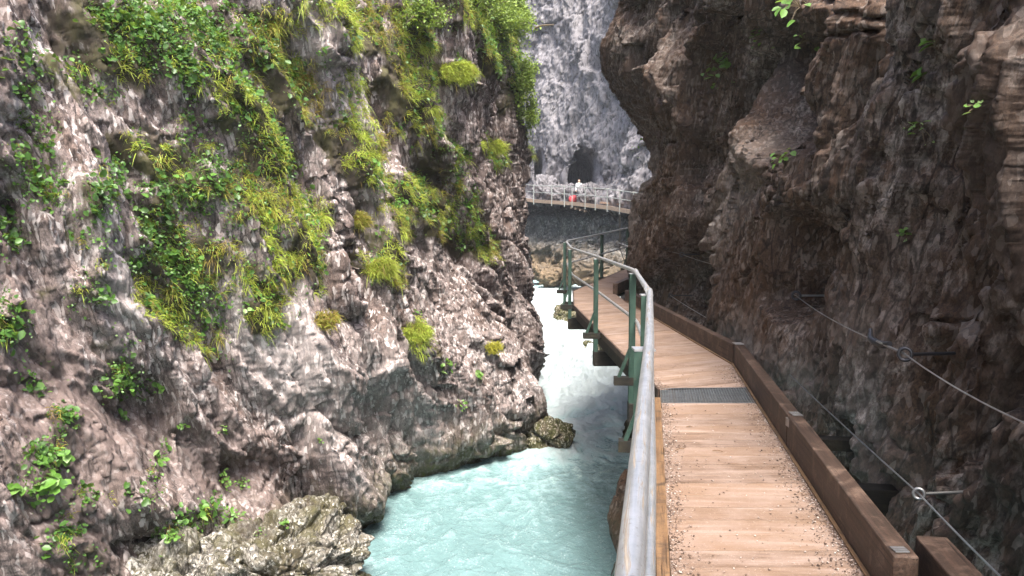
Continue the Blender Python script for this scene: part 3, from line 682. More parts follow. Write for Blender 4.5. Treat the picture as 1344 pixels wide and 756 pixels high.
deck_seg(LE[3]+Vector((0, .01, 0)), LE[4], RE2+Vector((0, .01, 0)), RF[0], .22, 5)
deck_seg(LE[4]+Vector((0, .01, 0)), LE[5], RF[0]+Vector((0, .02, 0)), RF[1], .22, 6)
deck_seg(LE[5]+Vector((0, .01, 0)), LE[6], RF[1]+Vector((0, .01, 0)), RF[2], .22, 7)
# grating
m = MB(); e = .012
nb = 34
for i in range(nb+1):
    k = i/nb; m.bar(lerp(gl0, gr0, k)+Vector((0, e, -.014)), lerp(gl1, gr1, k)+Vector((0, -e, -.014)), .004, .028)
for i in range(13):
    k = i/12; m.bar(lerp(gl0, gl1, k)+Vector((0, 0, -.012 if 0 < i < 12 else -.012)), lerp(gr0, gr1, k)+Vector((0, 0, -.012)), .005 if 0 < i < 12 else .01, .020 if 0 < i < 12 else .034)
m.build('grating', M['grate'], walk)
# edge board on the river side
m = MB(); eb = Vector((.030, .005, 0)); r = random.Random(4); yy = -1.0
while yy < 7.0:
    y2 = min(yy + 2.05, 7.1); a, b = onL(yy+.004), onL(y2-.004)
    off = Vector((-.034, 0, .006)); m.bar(a+off, b+off, .062, .05, t=r.random()); yy = y2
m.build('edge_board', M['edge'], walk, bevel=.004)
# kerb timbers
def kerb(p, q, w=.10, h=.235, z0=0.0, t=.5):
    d = (q-p).normalized(); n = Vector((d.y, -d.x, 0)); m = MB()
    m.bar(p + n*w/2 + Vector((0, 0, z0+h/2+.002)), q + n*w/2 + Vector((0, 0, z0+h/2+.002)), w, h, t=t)
    return m.build('kerb_timber', M['beam'], walk, bevel=.008)
kj = [onR(3.18), onR(5.6)]
sh = Vector((.15, 0, 0))
kerb(onR(-1)+sh, kj[0]+sh+Vector((.05, .22, 0)), .13, .235, t=.1)
kerb(kj[0]+Vector((0, .0, 0)), kj[1]+Vector((0, -.004, 0)), t=.3)
kerb(kj[1]+Vector((0, .004, 0)), RE1+Vector((.004, 0, 0)), t=.6)
kerb(RE1+Vector((.0, .06, 0)), RE2+Vector((0, 0, 0)), .10, .22, t=.8)
kerb(RF[0]+Vector((-.06, .0, .0)), RF[1], .12, .24, t=.9)
m = MB(); m.box(kj[1]+Vector((.06, 0, .243)), (.07, .11, .006)); m.box(kj[1]+Vector((-.006, -.05, .19)), (.012, .09, .06)); m.box(kj[1]+Vector((.06, 0, .250)), (.02, .02, .012))
m.build('joint_plate', M['cable'], walk, bevel=.002)
m = MB(); m.box(RE1+Vector((.05, .02, .242)), (.10, .14, .006)); m.build('joint_plate', M['galv'], walk, bevel=.002)
m = MB(); m.box(kj[0]+Vector((.05, .05, .242)), (.06, .06, .006)); m.build('joint_plate', M['cable'], walk, bevel=.002)
# thin batten along the foot of the kerb
m = MB(); m.bar(onR(-1)+Vector((-.012, 0, .008)), onR(9)+Vector((-.012, 0, .008)), .02, .014); m.bar(RE1+Vector((-.014, .02, .008)), RE2+Vector((-.014, 0, .008)), .02, .014); m.build('batten', M['edge'], walk)
# stringers under the deck
m = MB(); zo = Vector((0, 0, -.165)); o1 = Vector((.10, 0, 0))
PL = [onL(-1), LE[2], LE[3], LE[4], LE[5], LE[6]]
for a, b in zip(PL[:-1], PL[1:]): m.bar(a+o1+zo, b+o1+zo, .12, .22)
for a, b in zip([onR(-1), RE1, RE2], [RE1, RE2, RF[1]]): m.bar(a-o1*2+zo+Vector((0, 0, -.004)), b-o1*2+zo+Vector((0, 0, -.004)), .12, .22)
m.build('stringer', M['dark_wood'], walk)
m = MB()
for a, b in ((LE[2], LE[3]), (LE[3], LE[4]), (LE[4], LE[5])): m.bar(a+Vector((-.012, 0, -.03)), b+Vector((-.012, 0, -.03)), .024, .075)
m.build('fascia', M['beam'], walk)

# posts: (position, deck height)
RAILH = 1.10
def post_px(px, py):   # rail height above the deck plane gives the distance
    return G(px, py, RAILH)
pA, pB, pC, pD, pE = P(851, 456, 3.3), P(852, 384, 5.8), P(834, 356, 8.25), P(785, 337, 11.6), P(750, 323, 15.6)
_n = G(826, 756, RAILH); _n.z = pA.z; pZ = pA + (_n-pA).normalized()*2.45; pY = pZ + (_n-pA).normalized()*2.3
pF = P(743, 316.5, 18.6); pG = P(791.5, 306.5, 20.8); pH = P(825, 299, 22.6); pI = P(852, 291, 25.2)
posts = [(pY, 0), (pZ, 0), (pA, 0), (pB, 0), (pC, 0), (pD, 0), (pE, 0), (pF, .04), (pG, .20), (pH, .32), (pI, .5)]
ups = []
for i, (p, dz) in enumerate(posts):
    top = RAILH + dz if i < 7 else p.z
    p = Vector((p.x, p.y, top)); ups.append(p)
def dirs(i):
    a = ups[max(i-1, 0)]; b = ups[min(i+1, len(ups)-1)]; d = b-a; d.z = 0; d.normalize(); return d, Vector((-d.y, d.x, 0))
for i, p in enumerate(ups):
    d, out = dirs(i); dz = posts[i][1]; base = dz
    if i >= 7: base = p.z - 1.13
    m = MB(); foot = Vector((p.x, p.y, base-.30)); topv = Vector((p.x, p.y, p.z-.030))
    # a channel section: web and two flanges
    w = .085
    m.bar(foot+out*.0, topv+out*.0, .008, w*.95, up=d)          # web facing the deck side
    for s in (-1, 1): m.bar(foot+d*(s*w/2)+out*.028, topv+d*(s*w/2)+out*.028, .056+.004, .008, up=d)
    po = m.build('post', M['green'], walk, bevel=.0015)
    m = MB(); m.box(Vector((p.x, p.y, p.z-.026))+out*.02, (.088, .088, .008)); m.build('cap_plate', M['galv'], po)
    for s in (-.22, .12):
        m = MB(); m.tube([Vector((p.x, p.y, base+s))-out*.004, Vector((p.x, p.y, base+s))-out*.012], .009, 6); m.build('bolt', M['cable'], po)
    # outrigger arm and diagonal brace
    arm0 = Vector((p.x, p.y, base-.05)); arm1 = arm0 + out*.21
    m = MB(); m.bar(arm0-out*.06, arm1, .10, .085); m.build('arm', M['dark_wood' if i < 7 else 'dark_wood'], po, bevel=.002)
    m = MB(); m.bar(arm1-out*.05+Vector((0, 0, .04)), Vector((p.x, p.y, base+.36))+out*.02, .055, .03); m.build('brace', M['green'], po)
    # cross beam into the wall
    far = arm0 - out*(1.75 if i < 6 else 1.6)
    m = MB(); m.bar(Vector((p.x, p.y, base-.385))+out*.06, Vector((far.x, far.y, base-.385)), .16, .21)
    m.build('cross_beam', M['dark_wood'], walk, bevel=.006)
for p in (onL(6.2), onL(2.6)):
    m = MB(); a = p + Vector((1.0, .2, -.18)); m.bar(a, a + Vector((1.3, -.2, 0)), .14, .09); m.build('bearer', M['dark_wood'], walk, bevel=.005)
# handrails
def smooth_path(pts, rad=.12, n=5):
    o = [pts[0]]
    for a, b, c in zip(pts[:-2], pts[1:-1], pts[2:]):
        r1 = min(rad, (a-b).length*.4, (c-b).length*.4); p0 = b+(a-b).normalized()*r1; p1 = b+(c-b).normalized()*r1
        for k in range(n+1):
            t = k/n; o.append(p0*(1-t)**2 + b*2*t*(1-t) + p1*t*t)
    o.append(pts[-1]); return o
PR = .0215
def pull(a, b, e): return a + (b-a).normalized()*e
tops = [u.copy() for u in ups]
# three lengths of pipe; short gaps with end caps at posts A, B/C as on the real rail
seg1 = [tops[0], tops[1], tops[2]+Vector((0, -.02, 0)), tops[3]+Vector((0, -.03, 0))]
m = MB(); m.tube(smooth_path(seg1, .2), PR, 20, t=.2); m.build('handrail', M['galv'], walk, smooth=True)
c0 = tops[3]+Vector((-.004, .06, .012)); seg2 = [c0, tops[4], tops[5], tops[6], tops[7], tops[8], tops[9], tops[10]]
m = MB(); m.tube(smooth_path(seg2, .35, 7), PR, 16, t=.6); m.build('handrail', M['galv'], walk, smooth=True)
m = MB(); m.tube([pull(tops[4], tops[3], -.02), pull(tops[4], tops[3], .25)], PR+.004, 16); m.build('pipe_sleeve', M['galv'], walk, smooth=True)
m = MB(); m.tube([pull(tops[3], tops[2], -.03), pull(tops[3], tops[2], .06)], PR+.004, 16)
m.build('pipe_sleeve', M['galv'], walk, smooth=True)
mids = [u + Vector((0, 0, -.52)) for u in ups]
mids = [p + dirs(i)[1]*(-.022) + (Vector((.0, 0, 0))) for i, p in enumerate(mids)]
m = MB(); m.tube(smooth_path(mids[:4], .2), .0185, 16); m.build('mid_rail', M['galv'], walk, smooth=True)
m = MB(); m.tube(smooth_path([mids[3]+Vector((0, .05, 0))]+mids[4:], .3, 7), .0185, 14); m.build('mid_rail', M['galv'], walk, smooth=True)

# debris on the deck
def debris():
    n = 21000; V = []; Q = []
    k = rng.random(n)
    Yv = 1.5 + 9*rng.random(n)**1.4
    side = rng.random(n)
    lat = np.where(side < .60, 1 - np.abs(rng.normal(0, .10, n)), np.where(side < .92, np.abs(rng.normal(0, .06, n)), rng.random(n)))
    lat = np.clip(lat, .01, .985)
    lat = np.where((side < .5) & (rng.random(n) < .45), 1-np.abs(rng.normal(0, .03, n)), lat)
    ok = (Yv < gl0.y - .03) | (Yv > gl1.y + .03)
    Yv, lat = Yv[ok], lat[ok]; n = len(Yv)
    la = np.array([onL(0)[:], onL(1)[:]]); ra = np.array([onR(0)[:], onR(1)[:]])
    pl = la[0] + (la[1]-la[0])*Yv[:, None]; pr = ra[0] + (ra[1]-ra[0])*Yv[:, None]
    over = Yv > RE1.y
    c = pl + (pr-pl)*lat[:, None]
    bl = np.array(LE[2][:]); bd = np.array((LE[3]-LE[2])[:]); past = Yv > LE[2].y
    c[past, 0] = (bl[0] + bd[0]*(Yv[past]-bl[1])/bd[1])*(1-lat[past]) + pr[past, 0]*lat[past]
    c = c[~over]; n = len(c)
    sz = .0025 + .008*rng.random(n)**3
    ang = rng.random(n)*6.28; asp = .35 + .5*rng.random(n)
    ax = np.stack([np.cos(ang), np.sin(ang), rng.normal(0, .25, n)], 1); ay = np.stack([-np.sin(ang), np.cos(ang), rng.normal(0, .25, n)], 1)*asp[:, None]
    z = np.array([0, 0, 1.0])
    base = c + z*(.002 + sz[:, None]*.25)
    pts = [base + ax*sz[:, None], base + ay*sz[:, None], base - ax*sz[:, None], base - ay*sz[:, None], base + z*sz[:, None]*.55, base - z*sz[:, None]*.2]
    V = np.stack(pts, 1).reshape(-1, 3); b = np.arange(n)[:, None]*6
    T = np.concatenate([b + np.array(q) for q in ((0, 1, 4), (1, 2, 4), (2, 3, 4), (3, 0, 4), (1, 0, 5), (2, 1, 5), (3, 2, 5), (0, 3, 5))], 0)
    return mesh_np('gravel', V, T, False, {'tint': np.repeat(rng.random(n), 6)}, k=3)
t = NT('chips'); M['chips'] = t.done(t.bsdf(t.ramp(t.attr('tint'), [(0, (.04, .022, .014)), (.4, (.10, .06, .04)), (.75, (.22, .16, .13)), (1, (.40, .35, .31))]), .8))
tag(link('wood_chips', debris(), M['chips']), 'grit and wood chips scattered on the deck along the kerb', kind='stuff')
m = MB()
for (px, py, a, L) in ((892, 590, .6, .09), (942, 592, -.3, .07), (905, 560, .2, .05)):
    c = G(px, py, .012); d = Vector((math.cos(a), math.sin(a), 0))*L; m.tube([c-d*.5, c+Vector((0, .01, .004)), c+d*.5], .003, 5)
tag(m.build('twigs', M['edge']), 'few reddish twigs lying on the boards past the grating', kind='stuff')

# ------------------------------------------------------------------ safety cables on the wall
def sag(a, b, s, n=10): return [lerp(a, b, k/n) + Vector((0, 0, -4*s*(k/n)*(1-k/n))) for k in range(n+1)]
def eyebolt(parent, c, axis=Vector((0, 0, 1)), r=.036, rod=.3, mat='iron', facing=Vector((-.55, -1, .1))):
    m = MB(); f = facing.normalized(); a = f.cross(Vector((0, 0, 1))).normalized(); b = a.cross(f)
    ring = [c + a*r*math.cos(t*math.pi/10) + b*r*math.sin(t*math.pi/10) for t in range(21)]
    m.tube(ring, r*.32, 10, cap=False)
    o = m.build('eye_bolt', M[mat], parent, smooth=True)
    m = MB(); m.tube([c + Vector((r*.9, 0, 0)), c + Vector((rod, rod*.12, 0))], r*.30, 10); m.build('shank', M[mat], o, smooth=True)
    return o
e1 = P(1188, 465, 4.45)
up = empty('safety_cable', e1, 'upper steel safety cable strung through eye bolts along the right rock wall', 'cable')
q = [P(1420, 600, 2.9), P(1344, 555, 3.25), e1, P(1151, 448, 4.75), P(1110, 426, 5.9), P(1045, 388, 8.2), P(970, 355, 10.8), P(895, 334, 13.4), P(843, 316, 16.2)]
m = MB()
pts = sag(q[0], q[1], .01, 4)[:-1] + sag(q[1], q[2], .02)
m.tube(pts, .0042, 8); 
pts = sag(e1, q[3], 0, 2)[:-1] + [q[3]]; m.tube(pts, .008, 8)
m.tube(sag(q[3], q[5], .03), .0045, 8); m.tube(sag(q[5], q[6], .02)[:-1] + sag(q[6], q[7], .02)[:-1] + sag(q[7], q[8], .02), .0045, 6)
m.build('cable', M['cable'], up, smooth=True)
eyebolt(up, e1, r=.034, rod=.42)
m = MB(); a = P(1138, 438, 4.9); b = P(1168, 454, 4.6); m.tube([P(1141, 437, 4.9), P(1143, 445, 4.85), P(1150, 450, 4.78), P(1160, 453, 4.7), P(1168, 451, 4.62)], [.010, .021, .024, .022, .015], 12)
m.tube([P(1141, 437, 4.9)+Vector((.01, .01, .02)), P(1143, 443, 4.85)], .012, 10)
m.build('thimble_clamp', M['iron'], up, smooth=True)
o = eyebolt(up, q[5], r=.04, rod=.06)
m = MB(); m.tube([q[5]+Vector((.03, 0, 0)), P(1112, 388, 8.2)+Vector((.06, .0, 0))], .012, 10); m.build('long_rod', M['galv'], o, smooth=True)
eyebolt(up, q[7], r=.035, rod=.3); eyebolt(up, q[6], r=.03, rod=.4)
e2 = P(1206, 648, 4.0)
lo = empty('safety_cable', e2, 'lower steel safety cable just above the kerb timber beside the right rock wall', 'cable')
q2 = [P(1390, 830, 2.95), e2, P(1000, 455, 9.4), P(880, 388, 14.2), P(850, 379, 15.6)]
m = MB(); m.tube(sag(q2[0], e2, .01), .0048, 8); m.tube(sag(e2, q2[2], .02)[:-1] + sag(q2[2], q2[3], .03), .0048, 8); m.build('cable', M['cable'], lo, smooth=True)
eyebolt(lo, e2, r=.026, rod=.40, mat='cable'); eyebolt(lo, q2[3], r=.03, rod=.4)
# wires anchored round the rock corner behind the railing
c = P(811, 318.5, 19.5); an = empty('anchor_wires', c, 'three thin steel wires and a strut anchored at the rock corner behind the railing', 'wires')
m = MB(); m.tube([P(809, 316.5, 19.5), P(812, 320, 19.5)], .035, 8)
m.build('anchor', M['galv'], an)
for a, e in ((c, P(850, 315, 19.8)), (c, P(846, 331, 19.2)), (c, P(822, 350, 20.2)), (P(812, 322, 19.5), P(840, 317, 19.8))):
    m = MB(); m.tube([a, e], .012, 6); m.build('wire', M['galv'], an)

# ------------------------------------------------------------------ far walkway
fw = empty('walkway', WALK[2], 'distant narrow walkway with pale railing crossing below the cave', 'walkway')
m = MB()
def fwp(x): 
    return Vector((x, float(np.interp(x, [p.x for p in WALK], [p.y for p in WALK])), float(walk_z(x))))
X0, X1 = WALK[0].x, WALK[-1].x
n = 110
for i in range(n):
    a, b = fwp(X0+(X1-X0)*(i+.02)/n), fwp(X0+(X1-X0)*(i+.98)/n); nrm = Vector((.45, .9, 0))*1.25
    zz = Vector((0, 0, .02)); th = Vector((0, 0, -.07))
    m.hexa([a+th, b+th, b+nrm+th, a+nrm+th, a+zz, b+zz, b+nrm+zz, a+nrm+zz], random.random())
m.build('deck', M['far_wood'], fw)
m = MB()
for a, b in zip(WALK[:-1], WALK[1:]): m.bar(a+Vector((-.03, -.06, -.06)), b+Vector((-.03, -.06, -.06)), .08, .26)
m.build('edge_beam', M['far_wood'], fw)
fpx = [(701, 0), (724.5, 0), (741, 0), (751, 0), (768, 0), (781, 0), (796.5, 0), (813, 0), (831, 0), (845, 0)]
tps = []
for px, _ in fpx:
    k = (px-CX)/F; best = min((fwp(X0+(X1-X0)*j/800) for j in range(801)), key=lambda v: abs(v.x - k*v.y*1.0035)); tps.append(best)
for i, b in enumerate(tps):
    b = b + Vector((-.05, -.12, 0))
    m = MB(); m.bar(b+Vector((0, 0, -.35)), b+Vector((0, 0, 1.15)), .065, .065); m.bar(b+Vector((-.14, 0, 1.17)), b+Vector((.14, 0, 1.17)), .07, .04); m.build('post', M['galv_far'], fw)
for h, nm in ((1.15, 'handrail'), (.62, 'mid_rail')):
    m = MB(); pp = [fwp(X0)+Vector((0, 0, h))] + [b + Vector((-.05, -.12, h)) for b in tps] + [fwp(X1)+Vector((0, 0, h))]; m.tube(pp, .028, 8); m.build(nm, M['galv_far'], fw)
for px, L, dx in ((813, 3.0, 0), (724, 1.6, .6), (797, 1.8, 1.2), (768, 1.4, .7), (831, 1.4, .4)):
    k = (px-CX)/F; b = min((fwp(X0+(X1-X0)*j/800) for j in range(801)), key=lambda v: abs(v.x - k*v.y))
    m = MB(); m.bar(b+Vector((0, -.1, -.1)), b+Vector((dx, .3 if dx else -.1, -L)), .10, .10); m.build('strut', M['dark_wood'], fw)
m = MB()
for i in range(4):
    b = fwp(P(750+i*5, 266, 58).x) + Vector((0, -.05, -.35-.05*i)); m.bar(b, b+Vector((.35, .4, .02)), .14, .14)
m.build('bearer', M['far_wood'], fw)
for (px, py, Y, r, sd, lab) in ((776, 256, 57.5, (.9, .7, .8), 61, 'reddish boulder on the far ledge right of the cave mouth'),
                                (812, 254, 54.5, (.6, .5, 1.0), 62, 'upright pale rock on the far ledge behind the railing'),
                                (716, 250, 65.5, (1.0, .9, 1.3), 63, 'craggy rock on the far ledge left of the cave mouth'),
                                (736, 255, 62.5, (1.1, .7, .8), 64, 'low tan rock on the far ledge beside the red bag')):
    c = P(px, py, Y+1.2); boulder('ledge_rock', c, r, M['rockF'], sd, lab, 'rock', n=60, sharp=1.5)
# side timber on the far ledge
m = MB(); m.bar(P(790, 266.5, 55)+Vector((0, .6, .05)), P(822, 269.5, 52.5)+Vector((0, .6, .05)), .2, .12); tag(m.build('timber_baulk', M['far_wood']), 'loose pale timber lying behind the far railing', 'timber')
# red bag
bc = fwp(P(746.5, 262, 60).x) + Vector((.3, .75, .28))
bag = empty('bag', bc, 'red bag standing on the far walkway beside the person', 'bag')
m = MB(); pts = []
me = bpy.data.meshes.new('bag_body')
o, VBg = boulder('body', (0, 0, 0), (.34, .2, .27), None, 5, None, None, rough=.12, n=24, sharp=.2)
o.parent = bag
o.data.materials.append(flat('red_cloth', (.40, .04, .05), .6))
m = MB(); m.tube([bc+Vector((-.16, -.02, .24)), bc+Vector((-.08, -.02, .36)), bc+Vector((.08, -.02, .36)), bc+Vector((.16, -.02, .24))], .02, 6); m.build('handle', M['iron'], bag)

# ------------------------------------------------------------------ person on the far walkway
def skin_obj(name, verts, edges, radii, mat, parent, root=0, sub=2):
    me = bpy.data.meshes.new(name); me.from_pydata(verts, edges, []); o = bpy.data.objects.new(name, me); COL.objects.link(o)
    md = o.modifiers.new('skin', 'SKIN'); md.use_smooth_shade = True
    if not me.skin_vertices: 
        bpy.context.view_layer.objects.active = o
    for i, r_ in enumerate(radii): me.skin_vertices[0].data[i].radius = r_ if isinstance(r_, tuple) else (r_, r_)
    me.skin_vertices[0].data[root].use_root = True
    s = o.modifiers.new('sub', 'SUBSURF'); s.levels = s.render_levels = sub
    me.materials.append(mat); o.parent = parent
    return o
ploc = fwp(P(755, 262, 59).x) + Vector((.25, 1.0, .02))
pe = empty('person', ploc, 'person in a white jacket and dark trousers standing in front of the cave', 'person')
skinm, whitem, darkm, hairm = flat('skin', (.55, .36, .27), .6), flat('white_jacket', (.55, .55, .57), .8), flat('dark_trousers', (.10, .10, .12), .8), flat('hair', (.10, .06, .04), .7)
bv = [(0, 0, .90), (0, 0, 1.12), (0, 0, 1.38), (0, .01, 1.50), (0, -.01, 1.60), (0, 0, 1.70),
      (.09, 0, .86), (.10, -.02, .48), (.10, 0, .08), (.11, -.14, .03), (-.09, 0, .86), (-.10, .0, .48), (-.10, .02, .08), (-.11, -.12, .03),
      (.18, 0, 1.40), (.24, .02, 1.13), (.20, -.12, .90), (.19, -.17, .82), (-.18, 0, 1.40), (-.24, .02, 1.13), (-.22, -.10, .90), (-.21, -.15, .82)]
be = [(0, 1), (1, 2), (2, 3), (3, 4), (4, 5), (0, 6), (6, 7), (7, 8), (8, 9), (0, 10), (10, 11), (11, 12), (12, 13), (2, 14), (14, 15), (15, 16), (16, 17), (2, 18), (18, 19), (19, 20), (20, 21)]
brr = [(.15, .11), (.13, .10), (.15, .10), .055, .085, .08, .09, .06, .04, .035, .09, .06, .04, .035, .055, .042, .03, .03, .055, .042, .03, .03]
skin_obj('body', bv, be, brr, skinm, pe)
jv = [bv[0], bv[1], bv[2], bv[14], bv[15], bv[16], bv[18], bv[19], bv[20], (0, .005, 1.46)]
skin_obj('jacket', jv, [(0, 1), (1, 2), (2, 3), (3, 4), (4, 5), (2, 6), (6, 7), (7, 8), (2, 9)], [(.19, .14), (.17, .13), (.19, .13), .08, .06, .045, .08, .06, .045, .08], whitem, pe)
skin_obj('trousers', [bv[0], bv[6], bv[7], bv[8], bv[10], bv[11], bv[12]], [(0, 1), (1, 2), (2, 3), (0, 4), (4, 5), (5, 6)], [(.16, .12), .11, .08, .06, .11, .08, .06], darkm, pe)
skin_obj('hair', [(0, .03, 1.66), (0, .03, 1.75)], [(0, 1)], [.09, .085], hairm, pe)

# ------------------------------------------------------------------ vegetation
def unit(a): return a/(np.linalg.norm(a, axis=-1, keepdims=True)+1e-9)
def grass_arrays(roots, nrm, nper, L, w, droop, tint0):
    n = len(roots)*nper; rt = np.repeat(roots, nper, 0); nr = np.repeat(nrm, nper, 0); LL = np.repeat(L, nper)*(.45+.75*rng.random(n)); ti = np.repeat(tint0, nper)
    rt = rt + rng.normal(0, .034, (n, 3)) + nr*(-.01)
    d = unit(nr*.75 + np.array([0, 0, .45]) + rng.normal(0, .48, (n, 3)))
    wd = unit(np.cross(d, unit(rng.normal(0, 1, (n, 3))+np.array([0, -1.5, 0]))))
    dr = np.repeat(droop, nper)*(.6+.8*rng.random(n))
    V = []
    for tt, ww in ((0, .9), (.5, 1.), (1, .12)):
        c = rt + d*(LL*tt)[:, None] + np.array([0, 0, -1.])*(LL*dr*tt*tt)[:, None]
        hw = wd*(w*ww*.5*(.7+.6*1))
        V += [c-hw, c+hw]
    V = np.stack(V, 1); b = np.arange(n)[:, None]*6
    Q = np.concatenate([b+np.array(q) for q in ((0, 1, 3, 2), (2, 3, 5, 4))], 0)
    tv = np.clip(ti[:, None] + rng.normal(0, .13, n)[:, None] + np.array([-.12, -.12, .0, .0, .12, .12])[None], 0, 1)
    dead = rng.random(n) < .13; tv[dead] = rng.random((int(dead.sum()), 1))*.25
    return V.reshape(-1, 3), Q, tv.ravel()
def leaf_arrays(c, nrm, size, tint, jitter=.55, up=.65, asp=.85):
    n = len(c)
    N = unit(nrm*.5 + np.array([0, 0, up]) + rng.normal(0, jitter, (n, 3)))
    a = unit(np.cross(N, rng.normal(0, 1, (n, 3)))); b = np.cross(N, a)
    s = size[:, None]
    pts = [-a*s*.5, -a*s*.22 + b*s*.42*asp + N*s*.10, a*s*.22 + b*s*.40*asp + N*s*.10, a*s*.55 - N*s*.06, a*s*.22 - b*s*.40*asp + N*s*.10, -a*s*.22 - b*s*.42*asp + N*s*.10]
    V = np.stack([c+p for p in pts], 1).reshape(-1, 3); k = np.arange(n)[:, None]*6
    Q = np.concatenate([k+np.array(q) for q in ((0, 1, 2, 3), (3, 4, 5, 0))], 0)
    return V, Q, np.repeat(np.clip(tint, 0, 1), 6)
def merge(parts):
    V, Q, T, b = [], [], [], 0
    for v, q, t in parts: V.append(v); Q.append(q+b); T.append(t); b += len(v)
    return np.concatenate(V), np.concatenate(Q), np.concatenate(T)

def sample(V, Nn, dens, n):
    """n surface points drawn with the given density per area"""
    A = np.linalg.norm(np.cross(V[1:, :-1]-V[:-1, :-1], V[:-1, 1:]-V[:-1, :-1]), axis=-1)
    A = np.minimum(A, .004); w = (A*dens[:-1, :-1]).ravel(); cs = np.cumsum(w); r_ = rng.random(n)*cs[-1]
    i = np.searchsorted(cs, r_); i = np.clip(i, 0, len(w)-1); a, b = np.divmod(i, V.shape[1]-1)
    u, v = rng.random(n)[:, None], rng.random(n)[:, None]
    P0 = V[a, b] + (V[a+1, b]-V[a, b])*u + (V[a, b+1]-V[a, b])*v
    return P0, NN_at(Nn, a, b), a, b
def NN_at(Nn, a, b): return Nn[a, b]
VLs = VL
px, py = proj(VLs)
m0, ty = capsule_mask(px, py, VEG)
nz1 = fbm(VLs[..., 0]*1.4, VLs[..., 1]*1.4, VLs[..., 2]*1.4, 3, 601); nz2 = fbm(VLs[..., 0]*4.5, VLs[..., 1]*4.5, VLs[..., 2]*4, 2, 605)
dens, _ty = veg_field(px, py, VLs)
dens = dens**.8
upf = np.clip(NL[..., 2]*1.3+.6, .3, 1.5)
infr = (px > -60) & (px < 1400) & (py > -80) & (py < 800) & (VLs[..., 1] > 1)
depth = np.clip(VLs[..., 1]/12, .4, 2)
leafy = np.clip(ty + nz1*.5, 0, 1)
gd = dens*upf*infr*np.clip(1-leafy, .18, 1)
out = (NN*1.0)
Pg, Ng_, ga, gb = sample(VLs, NL, gd/depth**.7, 14000)
nrm = unit(Ng_*.5 + out[ga, gb]*.6)
hue = np.clip(.55 + fbm(Pg[:, 0]*1.1, Pg[:, 1]*1.1, Pg[:, 2]*1.1, 2, 611)*.55 + rng.normal(0, .08, len(Pg)), .05, .98)
sz = (.075 + .11*rng.random(len(Pg))**1.5)*np.clip(Pg[:, 1]/11, .75, 1.3)
va = grass_arrays(Pg, nrm, 30, sz, .0062, .45+.55*rng.random(len(Pg)), hue)
gm = mesh_np('hanging_grass', va[0], va[1], False, {'tint': va[2]})
tag(link('hanging_grass', gm, M['grass']), 'yellow-green grass tufts hanging from the ledges of the left cliff', 'grass', kind='stuff')
# leafy ground cover
ld = dens*upf*infr*np.clip(leafy*1.1, .12, 1)
Pl, Nl, la_, lb_ = sample(VLs, NL, ld/depth**.5, 24000)
o3 = out[la_, lb_]; nper = 8
c = np.repeat(Pl, nper, 0) + np.repeat(o3, nper, 0)*(.01+.075*rng.random(len(Pl)*nper)**1.5)[:, None] + rng.normal(0, .06, (len(Pl)*nper, 3))
sp_big = np.repeat(rng.random(len(Pl)) < .16, nper)
sz = np.where(sp_big, .05+.05*rng.random(len(c)), .018+.026*rng.random(len(c)))
ti = np.clip(.42 + np.repeat(fbm(Pl[:, 0]*1.5, Pl[:, 1]*1.5, Pl[:, 2]*1.5, 2, 621), nper)*.5 + rng.normal(0, .14, len(c)), 0, 1)
va = leaf_arrays(c, np.repeat(o3, nper, 0), sz, ti)
lm = mesh_np('herb_cover', va[0], va[1], False, {'tint': va[2]})
tag(link('herb_cover', lm, M['leaf']), 'dense leafy herbs covering the ledges of the left cliff', 'herbs', kind='stuff')

def plant(V, Nn, px, py, n, spread, leaf, label, out, cat='plant', mat='leaf', tint=.6, name='herb_plant', asp=.85, group=None, droop=.3, Y=None):
    p, (a, b) = hit(V, px, py)
    root = empty(name, p, label, cat, group)
    o3 = np.array(out); m = MB(); cs = []
    for i in range(n):
        d = Vector(unit(o3*.8 + np.array([0, 0, .5]) + rng.normal(0, .6, 3))); L = spread*random.uniform(.5, 1.1)
        tip = d*L + Vector((0, 0, -L*droop)); mid = d*L*.55
        m.tube([p, p+mid, p+tip], [.004, .003, .002], 5); cs.append((p+tip)[:])
    m.build('stem', M['stem'], root)
    cs = np.array(cs); va = leaf_arrays(cs, np.repeat(o3[None], n, 0), leaf*(.7+.6*rng.random(n)), np.clip(tint+rng.normal(0, .12, n), 0, 1), .35, .7, asp)
    me = mesh_np('leaves', va[0], va[1], False, {'tint': va[2]}); link('leaves', me, M[mat], root)
    return root
oL, oR = (.85, -.5, .1), (-.9, -.4, .1)
